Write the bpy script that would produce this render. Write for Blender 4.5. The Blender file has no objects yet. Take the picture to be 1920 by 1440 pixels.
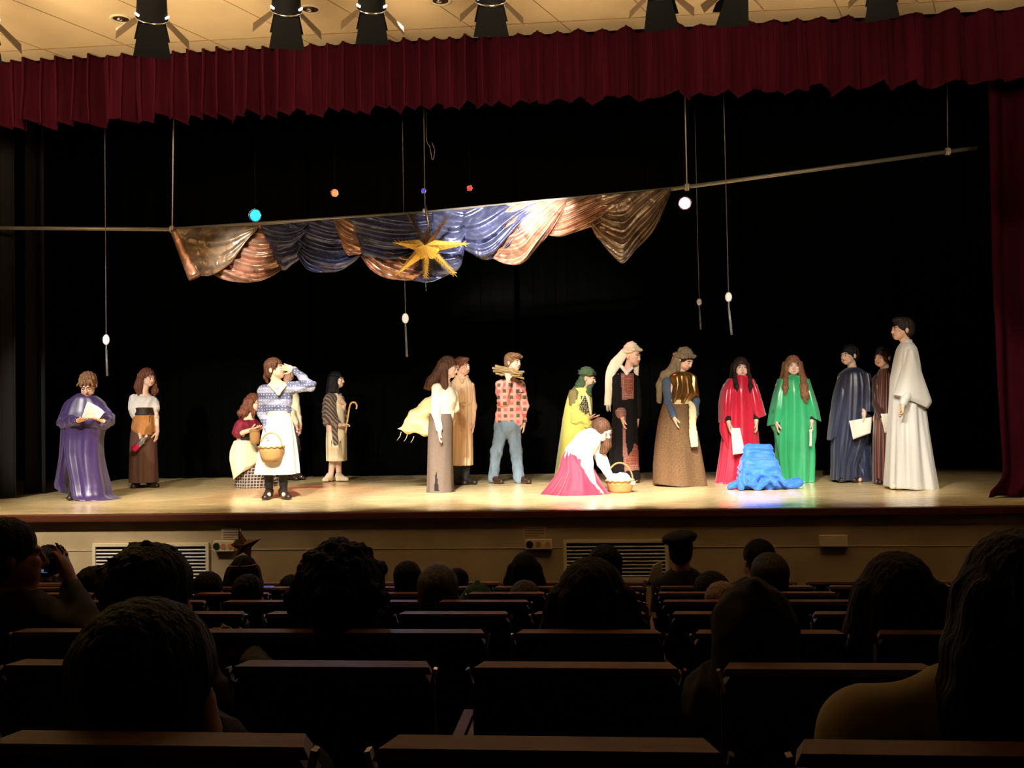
import bpy, bmesh, math, random
import numpy as np
from mathutils import Vector, Matrix
from mathutils.bvhtree import BVHTree
C = bpy.context.scene
COL = C.collection
rnd = random.Random(7)
R = math.radians

# ---------------------------------------------------------------- camera
FPX = 1840.0
TH, PT, RO = R(5.1), math.atan(0.028), R(1.03)
CAM = np.array([0.0, -9.3, 0.935])
f0 = np.array([-math.sin(TH), math.cos(TH), 0.0]); r0 = np.array([math.cos(TH), math.sin(TH), 0.0]); u0 = np.array([0, 0, 1.0])
fw = math.cos(PT)*f0 + math.sin(PT)*u0
up = -math.sin(PT)*f0 + math.cos(PT)*u0
rt = math.cos(RO)*r0 - math.sin(RO)*up
up = math.cos(RO)*up + math.sin(RO)*r0
cd = bpy.data.cameras.new('camera'); co = bpy.data.objects.new('camera', cd); COL.objects.link(co)
co.matrix_world = Matrix(((rt[0], up[0], -fw[0], CAM[0]), (rt[1], up[1], -fw[1], CAM[1]), (rt[2], up[2], -fw[2], CAM[2]), (0, 0, 0, 1)))
cd.sensor_width = 36; cd.lens = 36*FPX/1920; cd.clip_end = 60; cd.clip_start = .05
C.camera = co
C.view_settings.view_transform = 'Standard'; C.view_settings.look = 'None'
C.view_settings.gamma = 1; C.view_settings.exposure = 0; C.view_settings.use_curve_mapping = False

def ray(px, py):
    return fw + rt*((px-960)/FPX) - up*((py-720)/FPX)
def W(px, py, Y=None, Z=None):
    d = ray(px, py)
    t = (Y-CAM[1])/d[1] if Y is not None else (Z-CAM[2])/d[2]
    return CAM + d*t

# ---------------------------------------------------------------- world and lights
w = bpy.data.worlds.new('world'); C.world = w; w.use_nodes = True
w.node_tree.nodes['Background'].inputs[0].default_value = (.9, .75, .6, 1)
w.node_tree.nodes['Background'].inputs[1].default_value = 0.0012

def spot(loc, tgt, energy, size, col, blend=.5, rad=.06, name='stage_spot'):
    l = bpy.data.lights.new(name, 'SPOT'); l.energy = energy; l.spot_size = R(size); l.spot_blend = blend
    l.color = col; l.shadow_soft_size = rad
    o = bpy.data.objects.new(name, l); COL.objects.link(o); o.location = loc
    o.rotation_euler = (Vector(tgt)-Vector(loc)).to_track_quat('-Z', 'Y').to_euler()
    return o
WARM = (1, .84, .60)
WH = (1, .95, .87)
FY, FZ = -2.2, 3.9
# front-of-house spots over the auditorium, shuttered above the stage edge
for x, tx, e in ((-5.9, -5.75, 3300), (-4.4, -4.4, 1900), (-2.7, -2.7, 1500), (-1.4, -1.3, 1100), (-.1, 0, 1300), (1.2, 1.2, 1300), (2.5, 2.5, 1000), (3.7, 3.8, 520)):
    spot((x, -6.2, 4.4), (tx, 1.9, 1.05), e, 21, WH if e > 900 else WARM, .35, .05, name='house_spot')
# extra beams added to brighten the hanging fabric, without lanterns of their own
spot((-3.6, FY, 3.95), (W(450, 490, Y=1.4)), 2600, 11, WH, .9, name='fabric_fill')
spot((0.2, FY, 3.95), (W(1010, 400, Y=1.4)), 3200, 12, WH, .9, name='fabric_fill')
spot((-1.4, FY, 3.95), (-1.1, 1.3, 2.85), 3000, 30, WH, .9, name='fabric_fill')
# colour wash from the rear bar
spot((-3.35, 4.0, 3.6), (-3.6, 2.4, 0), 330, 40, (1, .12, .05), .8, name='rear_spot')
spot((-.35, 4.0, 3.6), (0.9, 2.6, 0), 160, 40, (1, .1, .06), .8, name='rear_spot')
spot((3.4, 4.0, 3.4), (1.5, 3.3, 0), 120, 36, (1, .08, .12), .8, name='rear_spot')
spot((-3.2, 4.2, 3.3), (-2.4, 1.6, 2.8), 60, 60, (.25, .45, 1), .8, name='rear_spot')
# unseen warm fill added to brighten the ceiling, for back-spill of the lanterns
for x, e in ((-6.4, 520), (-4.4, 380), (-2.4, 330), (-.4, 290), (1.6, 250), (3.8, 190)):
    l = bpy.data.lights.new('ceiling_fill', 'SPOT'); l.energy = e; l.color = (1, .76, .46); l.spot_size = R(110); l.spot_blend = .7; l.shadow_soft_size = .25
    o = bpy.data.objects.new('ceiling_fill', l); COL.objects.link(o); o.location = (x, -3.4, 3.3)
    o.rotation_euler = (Vector((0, .75, .66))).to_track_quat('-Z', 'Y').to_euler()
# unseen fill added for lantern spill on the riser, strongest at the left
for x, e in ((-5.7, 1700), (-4.4, 150), (-2.2, 30), (.6, 16), (3.0, 12), (5.2, 9)):
    spot((x, -3.2, 4.3), (x, 0, -.35), e, 46, (1, .88, .70), 1, .1, name='riser_fill')

# ---------------------------------------------------------------- materials
def lin(c):
    return tuple(((v/255)/12.92 if v/255 <= .04045 else ((v/255+.055)/1.055)**2.4) for v in c)
class NT:
    def __init__(s, name):
        m = bpy.data.materials.new(name); m.use_nodes = True
        s.m = m; s.n = m.node_tree.nodes; s.l = m.node_tree.links; s.b = s.n['Principled BSDF']
    def add(s, t, **k):
        n = s.n.new(t)
        for a, v in k.items():
            if a.startswith('i_'):
                key = a[2:].replace('_', ' ')
                n.inputs[key].default_value = v
            else: setattr(n, a, v)
        return n
    def link(s, a, b): s.l.new(a, b)
def ramp(t, fac, stops, interp='LINEAR'):
    r = t.add('ShaderNodeValToRGB'); r.color_ramp.interpolation = interp
    e = r.color_ramp.elements
    while len(e) < len(stops): e.new(.5)
    for i, (p, c) in enumerate(stops):
        e[i].position = p; e[i].color = (*c, 1)
    t.link(fac, r.inputs[0]); return r
def bump(t, h, s=.3, d=.01):
    b = t.add('ShaderNodeBump'); b.inputs['Strength'].default_value = s; b.inputs['Distance'].default_value = d
    t.link(h, b.inputs['Height']); t.link(b.outputs[0], t.b.inputs['Normal']); return b
def mat(name, c, rough=.8, var=.12, scale=(6, 6, 6), bs=.2, bd=.004, metal=0, spec=.4, sheen=0, uv=False, trans=0, nscale=1., coat=0):
    t = NT(name); c = lin(c)
    tc = t.add('ShaderNodeTexCoord'); mp = t.add('ShaderNodeMapping'); mp.inputs['Scale'].default_value = scale
    t.link(tc.outputs['UV' if uv else 'Object'], mp.inputs[0])
    nz = t.add('ShaderNodeTexNoise'); nz.inputs['Scale'].default_value = nscale; nz.inputs['Detail'].default_value = 4
    t.link(mp.outputs[0], nz.inputs[0])
    r = ramp(t, nz.outputs[0], [(.3, tuple(v*(1-var) for v in c)), (.7, tuple(min(1, v*(1+var)) for v in c))])
    t.link(r.outputs[0], t.b.inputs['Base Color'])
    t.b.inputs['Roughness'].default_value = rough; t.b.inputs['Metallic'].default_value = metal
    t.b.inputs['Specular IOR Level'].default_value = spec
    t.b.inputs['Sheen Weight'].default_value = sheen; t.b.inputs['Coat Weight'].default_value = coat
    t.b.inputs['Transmission Weight'].default_value = trans
    if bs: bump(t, nz.outputs[0], bs, bd)
    return t.m
def emit(name, c, s):
    t = NT(name); t.b.inputs['Base Color'].default_value = (*lin(c), 1); t.b.inputs['Emission Color'].default_value = (*lin(c), 1)
    t.b.inputs['Emission Strength'].default_value = s; return t.m
def satin(name, c, rough=.34, spec=.7, **k):
    return mat(name, c, rough, .08, k.pop('scale', (3, 3, 3)), .12, .004, spec=spec, sheen=.25, **k)
M = {}
def hairmat(name, c):
    t = NT(name); c = lin(c)
    tc = t.add('ShaderNodeTexCoord'); mp = t.add('ShaderNodeMapping'); mp.inputs['Scale'].default_value = (90, 90, 9)
    t.link(tc.outputs['Object'], mp.inputs[0]); nz = t.add('ShaderNodeTexNoise'); nz.inputs['Scale'].default_value = 1; nz.inputs['Detail'].default_value = 3
    t.link(mp.outputs[0], nz.inputs[0])
    r = ramp(t, nz.outputs[0], [(.3, tuple(v*.55 for v in c)), (.72, tuple(min(1, v*1.6) for v in c))])
    t.link(r.outputs[0], t.b.inputs['Base Color']); t.b.inputs['Roughness'].default_value = .58; t.b.inputs['Specular IOR Level'].default_value = .1 if name == 'hair_night' else .3
    bump(t, nz.outputs[0], .9, .012); return t.m
def skinmat(name, c):
    m = mat(name, c, .5, .05, (25, 25, 25), .05, .002, spec=.35)
    b = m.node_tree.nodes['Principled BSDF']; b.inputs['Subsurface Weight'].default_value = .08
    b.inputs['Subsurface Radius'].default_value = (.02, .008, .004); return m
M['skin'] = skinmat('skin', (232, 184, 156)); M['skin_pale'] = skinmat('pale_skin', (240, 202, 178)); M['skin_dark'] = skinmat('tan_skin', (208, 152, 122))
for n, c in (('brown', (84, 54, 36)), ('dark', (40, 27, 22)), ('black', (20, 16, 16)), ('light', (128, 92, 62)), ('auburn', (104, 60, 42)), ('blond', (120, 92, 66)), ('night', (9, 7, 6)), ('grey', (58, 50, 44))):
    M['hair_'+n] = hairmat('hair_'+n, c)  # night: audience hair, the dark of the hall put into its colour
M['skin_shade'] = skinmat('shaded_skin', (150, 104, 82)); M['eye_white'] = mat('eye_white', (225, 215, 205), .3, 0, bs=0); M['iris'] = mat('iris', (38, 24, 16), .2, 0, bs=0)  # skin_shade: audience skin, darkened in colour for the unlit hall
M['lips'] = mat('lips', (176, 92, 84), .45, 0, bs=0)
M['purple'] = satin('purple_satin', (54, 34, 88), .36)
M['red'] = satin('red_satin', (206, 28, 60), .27)
M['green'] = satin('green_satin', (46, 168, 106), .27)
M['navy'] = satin('navy_satin', (34, 42, 72), .36)
M['white_robe'] = mat('white_robe_cloth', (198, 196, 192), .55, .04, (3, 3, 3), .15, spec=.4, sheen=.3)
M['white'] = mat('white_cotton', (236, 230, 222), .8, .03, (20, 20, 20), .2)
M['cream'] = mat('cream_cloth', (232, 218, 180), .8, .05, (12, 12, 12), .2)
M['sweater'] = mat('cream_knit', (236, 226, 200), .85, .04, (60, 60, 30), .35, .003)
M['tan'] = mat('beige_tunic_cloth', (222, 184, 144), .8, .06, (8, 8, 3), .2)
M['yellow'] = mat('yellow_cloak_cloth', (216, 206, 100), .7, .06, (6, 6, 3), .15, sheen=.3)
M['olive'] = mat('olive_cape_cloth', (124, 112, 66), .8, .1, (8, 8, 8), .2)
M['turban_green'] = mat('green_scarf_cloth', (62, 80, 52), .85, .18, (30, 30, 12), .4, .006)
M['turban_cream'] = mat('cream_scarf_cloth', (226, 206, 176), .8, .08, (14, 14, 8), .3, .004)
M['turban_brown'] = mat('brown_scarf_cloth', (122, 106, 80), .85, .22, (40, 40, 20), .4, .006)
M['brown_skirt'] = mat('brown_skirt_cloth', (92, 62, 50), .85, .1, (10, 10, 4), .2)
M['grey_skirt'] = mat('grey_brown_skirt_cloth', (104, 88, 76), .9, .08, (50, 50, 50), .25, .002)
M['crimson'] = mat('crimson_skirt_cloth', (160, 18, 52), .65, .08, (8, 8, 3), .2, sheen=.3)
M['black_robe'] = mat('black_robe_cloth', (22, 19, 18), .9, .15, (10, 10, 4), .2, spec=.15)
M['black_cloth'] = mat('black_cloth', (24, 22, 22), .85, .15, (10, 10, 10), .2)
M['belt_dark'] = mat('dark_braided_leather', (48, 38, 32), .5, .4, (80, 80, 80), .8, .006)
M['tan_suede'] = mat('tan_suede', (186, 124, 66), .8, .2, (14, 14, 10), .3)
M['shoe'] = mat('dark_leather', (42, 32, 28), .35, .15, (20, 20, 20), .1)
M['shoe_brown'] = mat('polished_brown_leather', (62, 40, 30), .22, .15, (20, 20, 20), .1, coat=.4)
M['shoe_cream'] = mat('cream_slippers', (218, 204, 176), .7, .05, bs=.1)
M['sock'] = mat('black_stocking', (34, 30, 30), .8, .1)
M['trouser'] = mat('dark_grey_trouser', (44, 44, 50), .8, .1, (12, 12, 5), .2)
M['jean'] = mat('blue_denim', (112, 128, 140), .85, .22, (9, 9, 4), .35, .006)
M['blue_sleeve'] = mat('slate_blue_knit', (70, 84, 104), .85, .08, (50, 50, 50), .2)
M['burgundy'] = mat('burgundy_shawl_cloth', (118, 22, 44), .7, .35, (14, 14, 14), .3)
M['sack'] = mat('cream_sackcloth', (232, 206, 148), .8, .06, (9, 9, 9), .3, .005)
M['blue_cloth'] = mat('bright_blue_cloth', (42, 110, 226), .6, .08, (7, 7, 7), .2, sheen=.3)
M['paper'] = mat('paper', (240, 232, 216), .8, .02, (3, 3, 3), .05)
M['sash'] = mat('cream_woven_sash', (206, 190, 148), .85, .12, (60, 60, 30), .5, .004)
M['mauve'] = mat('grey_mauve_cloth', (120, 108, 108), .85, .1)
M['pale_blue'] = mat('pale_bluish_cotton', (196, 204, 222), .8, .04, (20, 20, 20), .2)
M['leg_skin'] = M['skin']
def burlap():
    t = NT('burlap'); tc = t.add('ShaderNodeTexCoord'); mp = t.add('ShaderNodeMapping'); mp.inputs['Scale'].default_value = (1, 1, 1); t.link(tc.outputs['Object'], mp.inputs[0])
    nz = t.add('ShaderNodeTexNoise'); nz.inputs['Scale'].default_value = 110; nz.inputs['Detail'].default_value = 2; t.link(mp.outputs[0], nz.inputs[0])
    r = ramp(t, nz.outputs[0], [(.35, lin((84, 60, 36))), (.65, lin((122, 90, 56)))]); t.link(r.outputs[0], t.b.inputs['Base Color'])
    t.b.inputs['Roughness'].default_value = .9; bump(t, nz.outputs[0], .5, .006); return t.m
M['burlap'] = burlap()
def stripes(name, c1, c2, freq, uv=True, rough=.4, direction='X', width=.5, dist=0, sheen=.2):
    t = NT(name); tc = t.add('ShaderNodeTexCoord'); wv = t.add('ShaderNodeTexWave'); wv.bands_direction = direction
    wv.inputs['Scale'].default_value = freq; wv.inputs['Distortion'].default_value = dist
    t.link(tc.outputs['UV' if uv else 'Object'], wv.inputs[0])
    r = ramp(t, wv.outputs['Fac'], [(width-.08, lin(c1)), (width+.08, lin(c2))]); t.link(r.outputs[0], t.b.inputs['Base Color'])
    t.b.inputs['Roughness'].default_value = rough; t.b.inputs['Sheen Weight'].default_value = sheen
    bump(t, wv.outputs['Fac'], .15, .004); return t.m
M['brown_stripe'] = stripes('brown_striped_satin', (62, 34, 34), (150, 92, 76), 9, width=.78, rough=.36)
M['shawl'] = stripes('grey_brown_striped_shawl', (72, 58, 50), (148, 130, 112), 9, uv=False, rough=.8, direction='DIAGONAL', width=.6, dist=2)
def dots(name, base, base2, dot, scale, r0_=.28, ws=2.2):
    t = NT(name); tc = t.add('ShaderNodeTexCoord'); sp = t.add('ShaderNodeSeparateXYZ'); cb = t.add('ShaderNodeCombineXYZ')
    t.link(tc.outputs['Object'], sp.inputs[0]); t.link(sp.outputs[0], cb.inputs[0]); t.link(sp.outputs[2], cb.inputs[1])
    v = t.add('ShaderNodeTexVoronoi'); v.voronoi_dimensions = '2D'; v.inputs['Scale'].default_value = scale; v.inputs['Randomness'].default_value = .35; t.link(cb.outputs[0], v.inputs['Vector'])
    r = ramp(t, v.outputs['Distance'], [(r0_, (1, 1, 1)), (r0_+.08, (0, 0, 0))])
    wv = t.add('ShaderNodeTexWave'); wv.bands_direction = 'Z'; wv.inputs['Scale'].default_value = ws; wv.inputs['Distortion'].default_value = 3; wv.inputs['Detail Scale'].default_value = .6
    t.link(tc.outputs['Object'], wv.inputs[0]); r2 = ramp(t, wv.outputs['Fac'], [(.4, lin(base)), (.62, lin(base2))])
    mx = t.add('ShaderNodeMix', data_type='RGBA'); t.link(r.outputs[0], mx.inputs[0]); t.link(r2.outputs[0], mx.inputs[6]); mx.inputs[7].default_value = (*lin(dot), 1)
    t.link(mx.outputs[2], t.b.inputs['Base Color']); t.b.inputs['Roughness'].default_value = .7; return t.m
M['blouse_dots'] = dots('blue_grey_dotted_cotton', (84, 88, 118), (138, 140, 162), (214, 214, 216), 30, .10)
def check(name, base, sq, scale, size=.3):
    t = NT(name); tc = t.add('ShaderNodeTexCoord'); sp = t.add('ShaderNodeSeparateXYZ'); cb = t.add('ShaderNodeCombineXYZ')
    t.link(tc.outputs['Object'], sp.inputs[0]); t.link(sp.outputs[0], cb.inputs[0]); t.link(sp.outputs[2], cb.inputs[1])
    v = t.add('ShaderNodeTexVoronoi'); v.voronoi_dimensions = '2D'; v.distance = 'CHEBYCHEV'; v.inputs['Scale'].default_value = scale; v.inputs['Randomness'].default_value = 0
    t.link(cb.outputs[0], v.inputs['Vector'])
    r = ramp(t, v.outputs['Distance'], [(size, (1, 1, 1)), (size+.04, (0, 0, 0))])
    ck = t.add('ShaderNodeTexChecker'); ck.inputs['Scale'].default_value = 1; mp = t.add('ShaderNodeMapping'); mp.inputs['Scale'].default_value = (scale, scale, 0); mp.inputs['Location'].default_value = (.5, .5, .5); t.link(cb.outputs[0], mp.inputs[0]); t.link(mp.outputs[0], ck.inputs[0])
    ck.inputs['Color1'].default_value = (*lin(sq[0]), 1); ck.inputs['Color2'].default_value = (*lin(sq[1]), 1)
    mx = t.add('ShaderNodeMix', data_type='RGBA'); t.link(r.outputs[0], mx.inputs[0]); mx.inputs[6].default_value = (*lin(base), 1); t.link(ck.outputs[0], mx.inputs[7])
    t.link(mx.outputs[2], t.b.inputs['Base Color']); t.b.inputs['Roughness'].default_value = .75; return t.m
M['check_shirt'] = check('pink_checked_flannel', (214, 150, 130), ((96, 72, 60), (206, 92, 98)), 12.5, .27)
M['plaid'] = check('black_and_white_plaid', (168, 150, 136), ((34, 30, 30), (58, 48, 44)), 26, .36)
M['embroid'] = dots('red_embroidery', (126, 54, 38), (178, 104, 70), (62, 30, 26), 60, .26, 16)
M['embroid_pale'] = dots('pale_red_embroidery', (176, 120, 104), (150, 92, 78), (64, 36, 32), 56, .26, 14)
M['bronze'] = mat('bronze_lame', (132, 96, 52), .28, .3, (9, 9, 5), .35, .01, metal=.75)
M['olive_print'] = dots('black_and_cream_print', (34, 30, 22), (58, 52, 34), (196, 184, 120), 40, .22)
def weave(name, c):
    t = NT(name); c = lin(c); tc = t.add('ShaderNodeTexCoord')
    w1 = t.add('ShaderNodeTexWave'); w1.bands_direction = 'Y'; w1.inputs['Scale'].default_value = 4
    w2 = t.add('ShaderNodeTexWave'); w2.bands_direction = 'X'; w2.inputs['Scale'].default_value = 9
    for q in (w1, w2): t.link(tc.outputs['UV'], q.inputs[0])
    mm = t.add('ShaderNodeMath'); mm.operation = 'MULTIPLY'; t.link(w1.outputs['Fac'], mm.inputs[0]); t.link(w2.outputs['Fac'], mm.inputs[1])
    r = ramp(t, mm.outputs[0], [(0, tuple(v*.5 for v in c)), (.5, c)]); t.link(r.outputs[0], t.b.inputs['Base Color']); bump(t, mm.outputs[0], .6, .01)
    t.b.inputs['Roughness'].default_value = .6; return t.m
M['wicker'] = weave('wicker', (206, 158, 92))
M['cane'] = mat('bamboo_cane', (220, 176, 112), .4, .1, (5, 5, 20), .1)
M['wood_stick'] = mat('weathered_firewood', (150, 126, 84), .9, .4, (6, 30, 40), .5, .01)
M['glass'] = mat('clear_plastic', (230, 235, 240), .08, 0, bs=0, trans=.85)
M['pink'] = mat('pink_liquid', (226, 30, 96), .2, .05, bs=0)
M['metal'] = mat('metal', (170, 168, 160), .35, .1, metal=.9, bs=0)
M['pole'] = mat('galvanised_pipe', (150, 142, 130), .4, .15, (2, 8, 8), .1, metal=.5)
M['black_metal'] = mat('black_metal', (5, 5, 5), .85, .1, bs=.05, spec=.1)
M['flap'] = mat('lit_flap_metal', (70, 54, 38), .55, .1, bs=.05)  # side doors: brown of light shining through, put into the colour
M['cord'] = mat('grey_cord', (120, 112, 104), .8, .1, bs=0)
M['rope'] = mat('pale_rope', (190, 180, 165), .8, .15, (60, 60, 60), .3)
M['gold'] = mat('gold_foil', (252, 204, 96), .3, .12, (30, 30, 30), .3, .003, metal=.35)
M['gold_dark'] = mat('bronze_tinsel', (120, 92, 60), .35, .3, (60, 60, 60), .3, metal=.8)
M['velvet_red'] = mat('dark_red_velvet', (54, 9, 22), .95, .15, (14, 14, 1.5), .25, .006, sheen=0, spec=.05)
M['velvet_black'] = mat('black_velvet', (5, 5, 5), 1, .15, (10, 10, 1), .2, spec=.02)
M['velvet_grey'] = mat('black_wool_curtain', (30, 28, 27), .95, .15, (10, 10, 1), .2, spec=.1)
def organza(name, c, sc_=7.):
    t = NT(name); c = lin(c); tc = t.add('ShaderNodeTexCoord')
    n1 = t.add('ShaderNodeTexNoise'); n1.noise_type = 'RIDGED_MULTIFRACTAL'; n1.inputs['Scale'].default_value = sc_; n1.inputs['Detail'].default_value = 2; n1.inputs['Distortion'].default_value = 1.2
    n2 = t.add('ShaderNodeTexNoise'); n2.inputs['Scale'].default_value = 5; n2.inputs['Detail'].default_value = 3; n2.inputs['Distortion'].default_value = 1.5
    t.link(tc.outputs['Object'], n1.inputs[0]); t.link(tc.outputs['Object'], n2.inputs[0])
    r = ramp(t, n2.outputs[0], [(.3, tuple(v*.45 for v in c)), (.7, tuple(min(1, v*1.25) for v in c))]); t.link(r.outputs[0], t.b.inputs['Base Color'])
    t.b.inputs['Metallic'].default_value = .6; t.b.inputs['Roughness'].default_value = .27
    ad = t.add('ShaderNodeMath'); ad.operation = 'ADD'; t.link(n1.outputs[0], ad.inputs[0]); t.link(n2.outputs[0], ad.inputs[1]); bump(t, ad.outputs[0], .5, .02); return t.m
M['copper'] = organza('copper_organza', (206, 158, 132)); M['tan_org'] = organza('tan_organza', (164, 140, 118), 9); M['blue_org'] = organza('blue_organza', (96, 100, 136), 8)
M['seat_back'] = mat('dark_seat_plastic', (20, 12, 11), .5, .1, (4, 4, 4), .1)
M['seat_rail'] = mat('red_brown_lacquered_wood', (104, 66, 50), .5, .25, (3, 30, 30), .08)
M['seat_cloth'] = mat('dark_seat_cloth', (40, 16, 18), .9, .1)
M['chrome'] = mat('chrome', (200, 196, 190), .2, 0, metal=1, bs=0)
M['carpet'] = mat('dark_carpet', (34, 24, 22), .95, .2, (30, 30, 30), .3)
M['ceiling'] = mat('cream_ceiling_board', (214, 190, 150), .9, .05, (3, 3, 3), .05)
M['vent_metal'] = mat('pale_vent_metal', (200, 192, 184), .4, .05, bs=0)
M['plastic'] = mat('ivory_plastic', (212, 200, 170), .45, .04, bs=0)
M['dark_hole'] = mat('dark_socket', (22, 18, 14), .6, 0, bs=0)
def woodfloor():
    t = NT('stage_floor_boards'); tc = t.add('ShaderNodeTexCoord')
    br = t.add('ShaderNodeTexBrick'); br.inputs['Scale'].default_value = 1; br.inputs['Brick Width'].default_value = 1.6; br.inputs['Row Height'].default_value = .075
    br.inputs['Mortar Size'].default_value = .0012; br.inputs['Color1'].default_value = (*lin((238, 214, 160)), 1); br.inputs['Color2'].default_value = (*lin((228, 200, 144)), 1); br.inputs['Mortar'].default_value = (*lin((120, 84, 46)), 1)
    t.link(tc.outputs['Object'], br.inputs[0])
    mp = t.add('ShaderNodeMapping'); mp.inputs['Scale'].default_value = (1.2, 22, 1); t.link(tc.outputs['Object'], mp.inputs[0])
    nz = t.add('ShaderNodeTexNoise'); nz.inputs['Scale'].default_value = 2; nz.inputs['Detail'].default_value = 5; t.link(mp.outputs[0], nz.inputs[0])
    r = ramp(t, nz.outputs[0], [(.3, (.72, .72, .72)), (.7, (1.1, 1.1, 1.1))])
    mx = t.add('ShaderNodeMix', data_type='RGBA', blend_type='MULTIPLY'); mx.inputs[0].default_value = .8; t.link(br.outputs[0], mx.inputs[6]); t.link(r.outputs[0], mx.inputs[7])
    t.link(mx.outputs[2], t.b.inputs['Base Color'])
    r2 = ramp(t, nz.outputs[0], [(.3, (.2, .2, .2)), (.75, (.34, .34, .34))]); t.link(r2.outputs[0], t.b.inputs['Roughness'])
    t.b.inputs['Coat Weight'].default_value = .3; t.b.inputs['Coat Roughness'].default_value = .18
    bump(t, nz.outputs[0], .04, .002); return t.m
M['floor'] = woodfloor()
M['stage_edge'] = mat('dark_brown_edge_wood', (86, 44, 28), .4, .15, (2, 20, 20), .1)
def panelwall():
    t = NT('cream_riser_panels'); tc = t.add('ShaderNodeTexCoord')
    nz = t.add('ShaderNodeTexNoise'); nz.inputs['Scale'].default_value = 2.5; nz.inputs['Detail'].default_value = 5; t.link(tc.outputs['Object'], nz.inputs[0])
    r = ramp(t, nz.outputs[0], [(.3, lin((166, 146, 112))), (.7, lin((182, 162, 128)))]); t.link(r.outputs[0], t.b.inputs['Base Color'])
    t.b.inputs['Roughness'].default_value = .7; return t.m
M['riser'] = panelwall()

# ---------------------------------------------------------------- mesh helpers
def newmesh(name, v, f, m, parent=None, smooth=True, uvs=None, origin=None):
    v = np.asarray(v, dtype=np.float32)
    par = parent
    org = np.zeros(3)
    if par is not None:
        mw = par
        org = np.array(world_loc(par))
    elif origin is not None: org = np.array(origin)
    me = bpy.data.meshes.new(name)
    if isinstance(f, np.ndarray):
        nf, k = f.shape
        me.vertices.add(len(v)); me.vertices.foreach_set('co', (v-org).astype(np.float32).ravel())
        me.loops.add(nf*k); me.loops.foreach_set('vertex_index', f.astype(np.int32).ravel())
        me.polygons.add(nf); me.polygons.foreach_set('loop_start', np.arange(0, nf*k, k, dtype=np.int32))
        me.update(calc_edges=True); me.validate()
    else:
        me.from_pydata([tuple(p) for p in (v-org)], [], f); me.update()
    if smooth: me.polygons.foreach_set('use_smooth', np.ones(len(me.polygons), dtype=bool))
    if uvs is not None:
        ul = me.uv_layers.new(name='uv'); idx = np.zeros(len(me.loops), dtype=np.int32); me.loops.foreach_get('vertex_index', idx)
        ul.data.foreach_set('uv', np.asarray(uvs, dtype=np.float32)[idx].ravel())
    if m is not None: me.materials.append(m)
    o = bpy.data.objects.new(name, me); COL.objects.link(o)
    if par is not None: o.parent = par
    else: o.location = org
    return o
WL = {}
def world_loc(o):
    x = np.array(o.location)
    while o.parent is not None:
        o = o.parent; x = x+np.array(o.location)
    return x
def tag(o, label, cat, group=None, kind=None):
    o['label'] = label; o['category'] = cat
    if group: o['group'] = group
    if kind: o['kind'] = kind
    return o
def thing(name, label, cat, loc, group=None):
    o = bpy.data.objects.new(name, None); COL.objects.link(o); o.location = loc; o.empty_display_size = .1
    return tag(o, label, cat, group)
def struct(o, label=None):
    o['kind'] = 'structure'
    if label: o['label'] = label
    return o
def box(name, lo, hi, m, parent=None, bev=0, rot=None):
    bm = bmesh.new(); lo = np.array(lo, float); hi = np.array(hi, float)
    c = (lo+hi)/2; s = hi-lo
    bmesh.ops.create_cube(bm, size=1)
    for v in bm.verts: v.co = Vector((v.co.x*s[0], v.co.y*s[1], v.co.z*s[2]))
    if bev: bmesh.ops.bevel(bm, geom=bm.edges[:], offset=bev, segments=3, profile=.5, affect='EDGES')
    vs = np.array([v.co[:] for v in bm.verts])
    if rot is not None: vs = vs@np.array(rot).T
    fs = [[v.index for v in f.verts] for f in bm.faces]; bm.free()
    return newmesh(name, vs+c, fs, m, parent, smooth=False, origin=c if parent is None else None)
def merge(parts):
    vs = []; fs = []; n = 0
    for v, f in parts:
        vs.append(np.asarray(v, float)); fs += [[i+n for i in q] for q in f]; n += len(v)
    return np.vstack(vs), fs
def boxvf(lo, hi, rot=None, c=None):
    lo = np.array(lo, float); hi = np.array(hi, float)
    v = np.array([[x, y, z] for x in (lo[0], hi[0]) for y in (lo[1], hi[1]) for z in (lo[2], hi[2])])
    if rot is not None:
        cc = (lo+hi)/2 if c is None else np.array(c); v = (v-cc)@np.array(rot).T+cc
    return v, [[0, 1, 3, 2], [4, 6, 7, 5], [0, 4, 5, 1], [2, 3, 7, 6], [0, 2, 6, 4], [1, 5, 7, 3]]
def sweep(pts, rad, n=10, flat=1., up_=(0, -1, 0), cap=True):
    pts = np.asarray(pts, float); k = len(pts)
    rad = np.interp(np.linspace(0, 1, k), np.linspace(0, 1, len(np.atleast_1d(rad))), np.atleast_1d(rad))
    T = np.gradient(pts, axis=0); T /= np.linalg.norm(T, axis=1)[:, None]+1e-9
    u = np.array(up_, float); V = []
    for i in range(k):
        u2 = u-T[i]*np.dot(u, T[i])
        if np.linalg.norm(u2) < 1e-3: u2 = np.cross(T[i], (1, 0, .3))
        u = u2/np.linalg.norm(u2); s = np.cross(T[i], u)
        a = np.linspace(0, 2*np.pi, n, endpoint=False)
        V.append(pts[i]+np.outer(np.cos(a), s)*rad[i]+np.outer(np.sin(a), u)*rad[i]*flat)
    V = np.vstack(V); F = []
    for i in range(k-1):
        for j in range(n):
            F.append([i*n+j, i*n+(j+1) % n, (i+1)*n+(j+1) % n, (i+1)*n+j])
    if cap: F.append(list(range(n))[::-1]); F.append([(k-1)*n+j for j in range(n)])
    return V, F
def tube(name, pts, rad, m, parent=None, n=10, flat=1., up_=(0, -1, 0)):
    v, f = sweep(pts, rad, n, flat, up_)
    return newmesh(name, v, f, m, parent, origin=None if parent is not None else np.asarray(pts[0], float))
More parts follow.
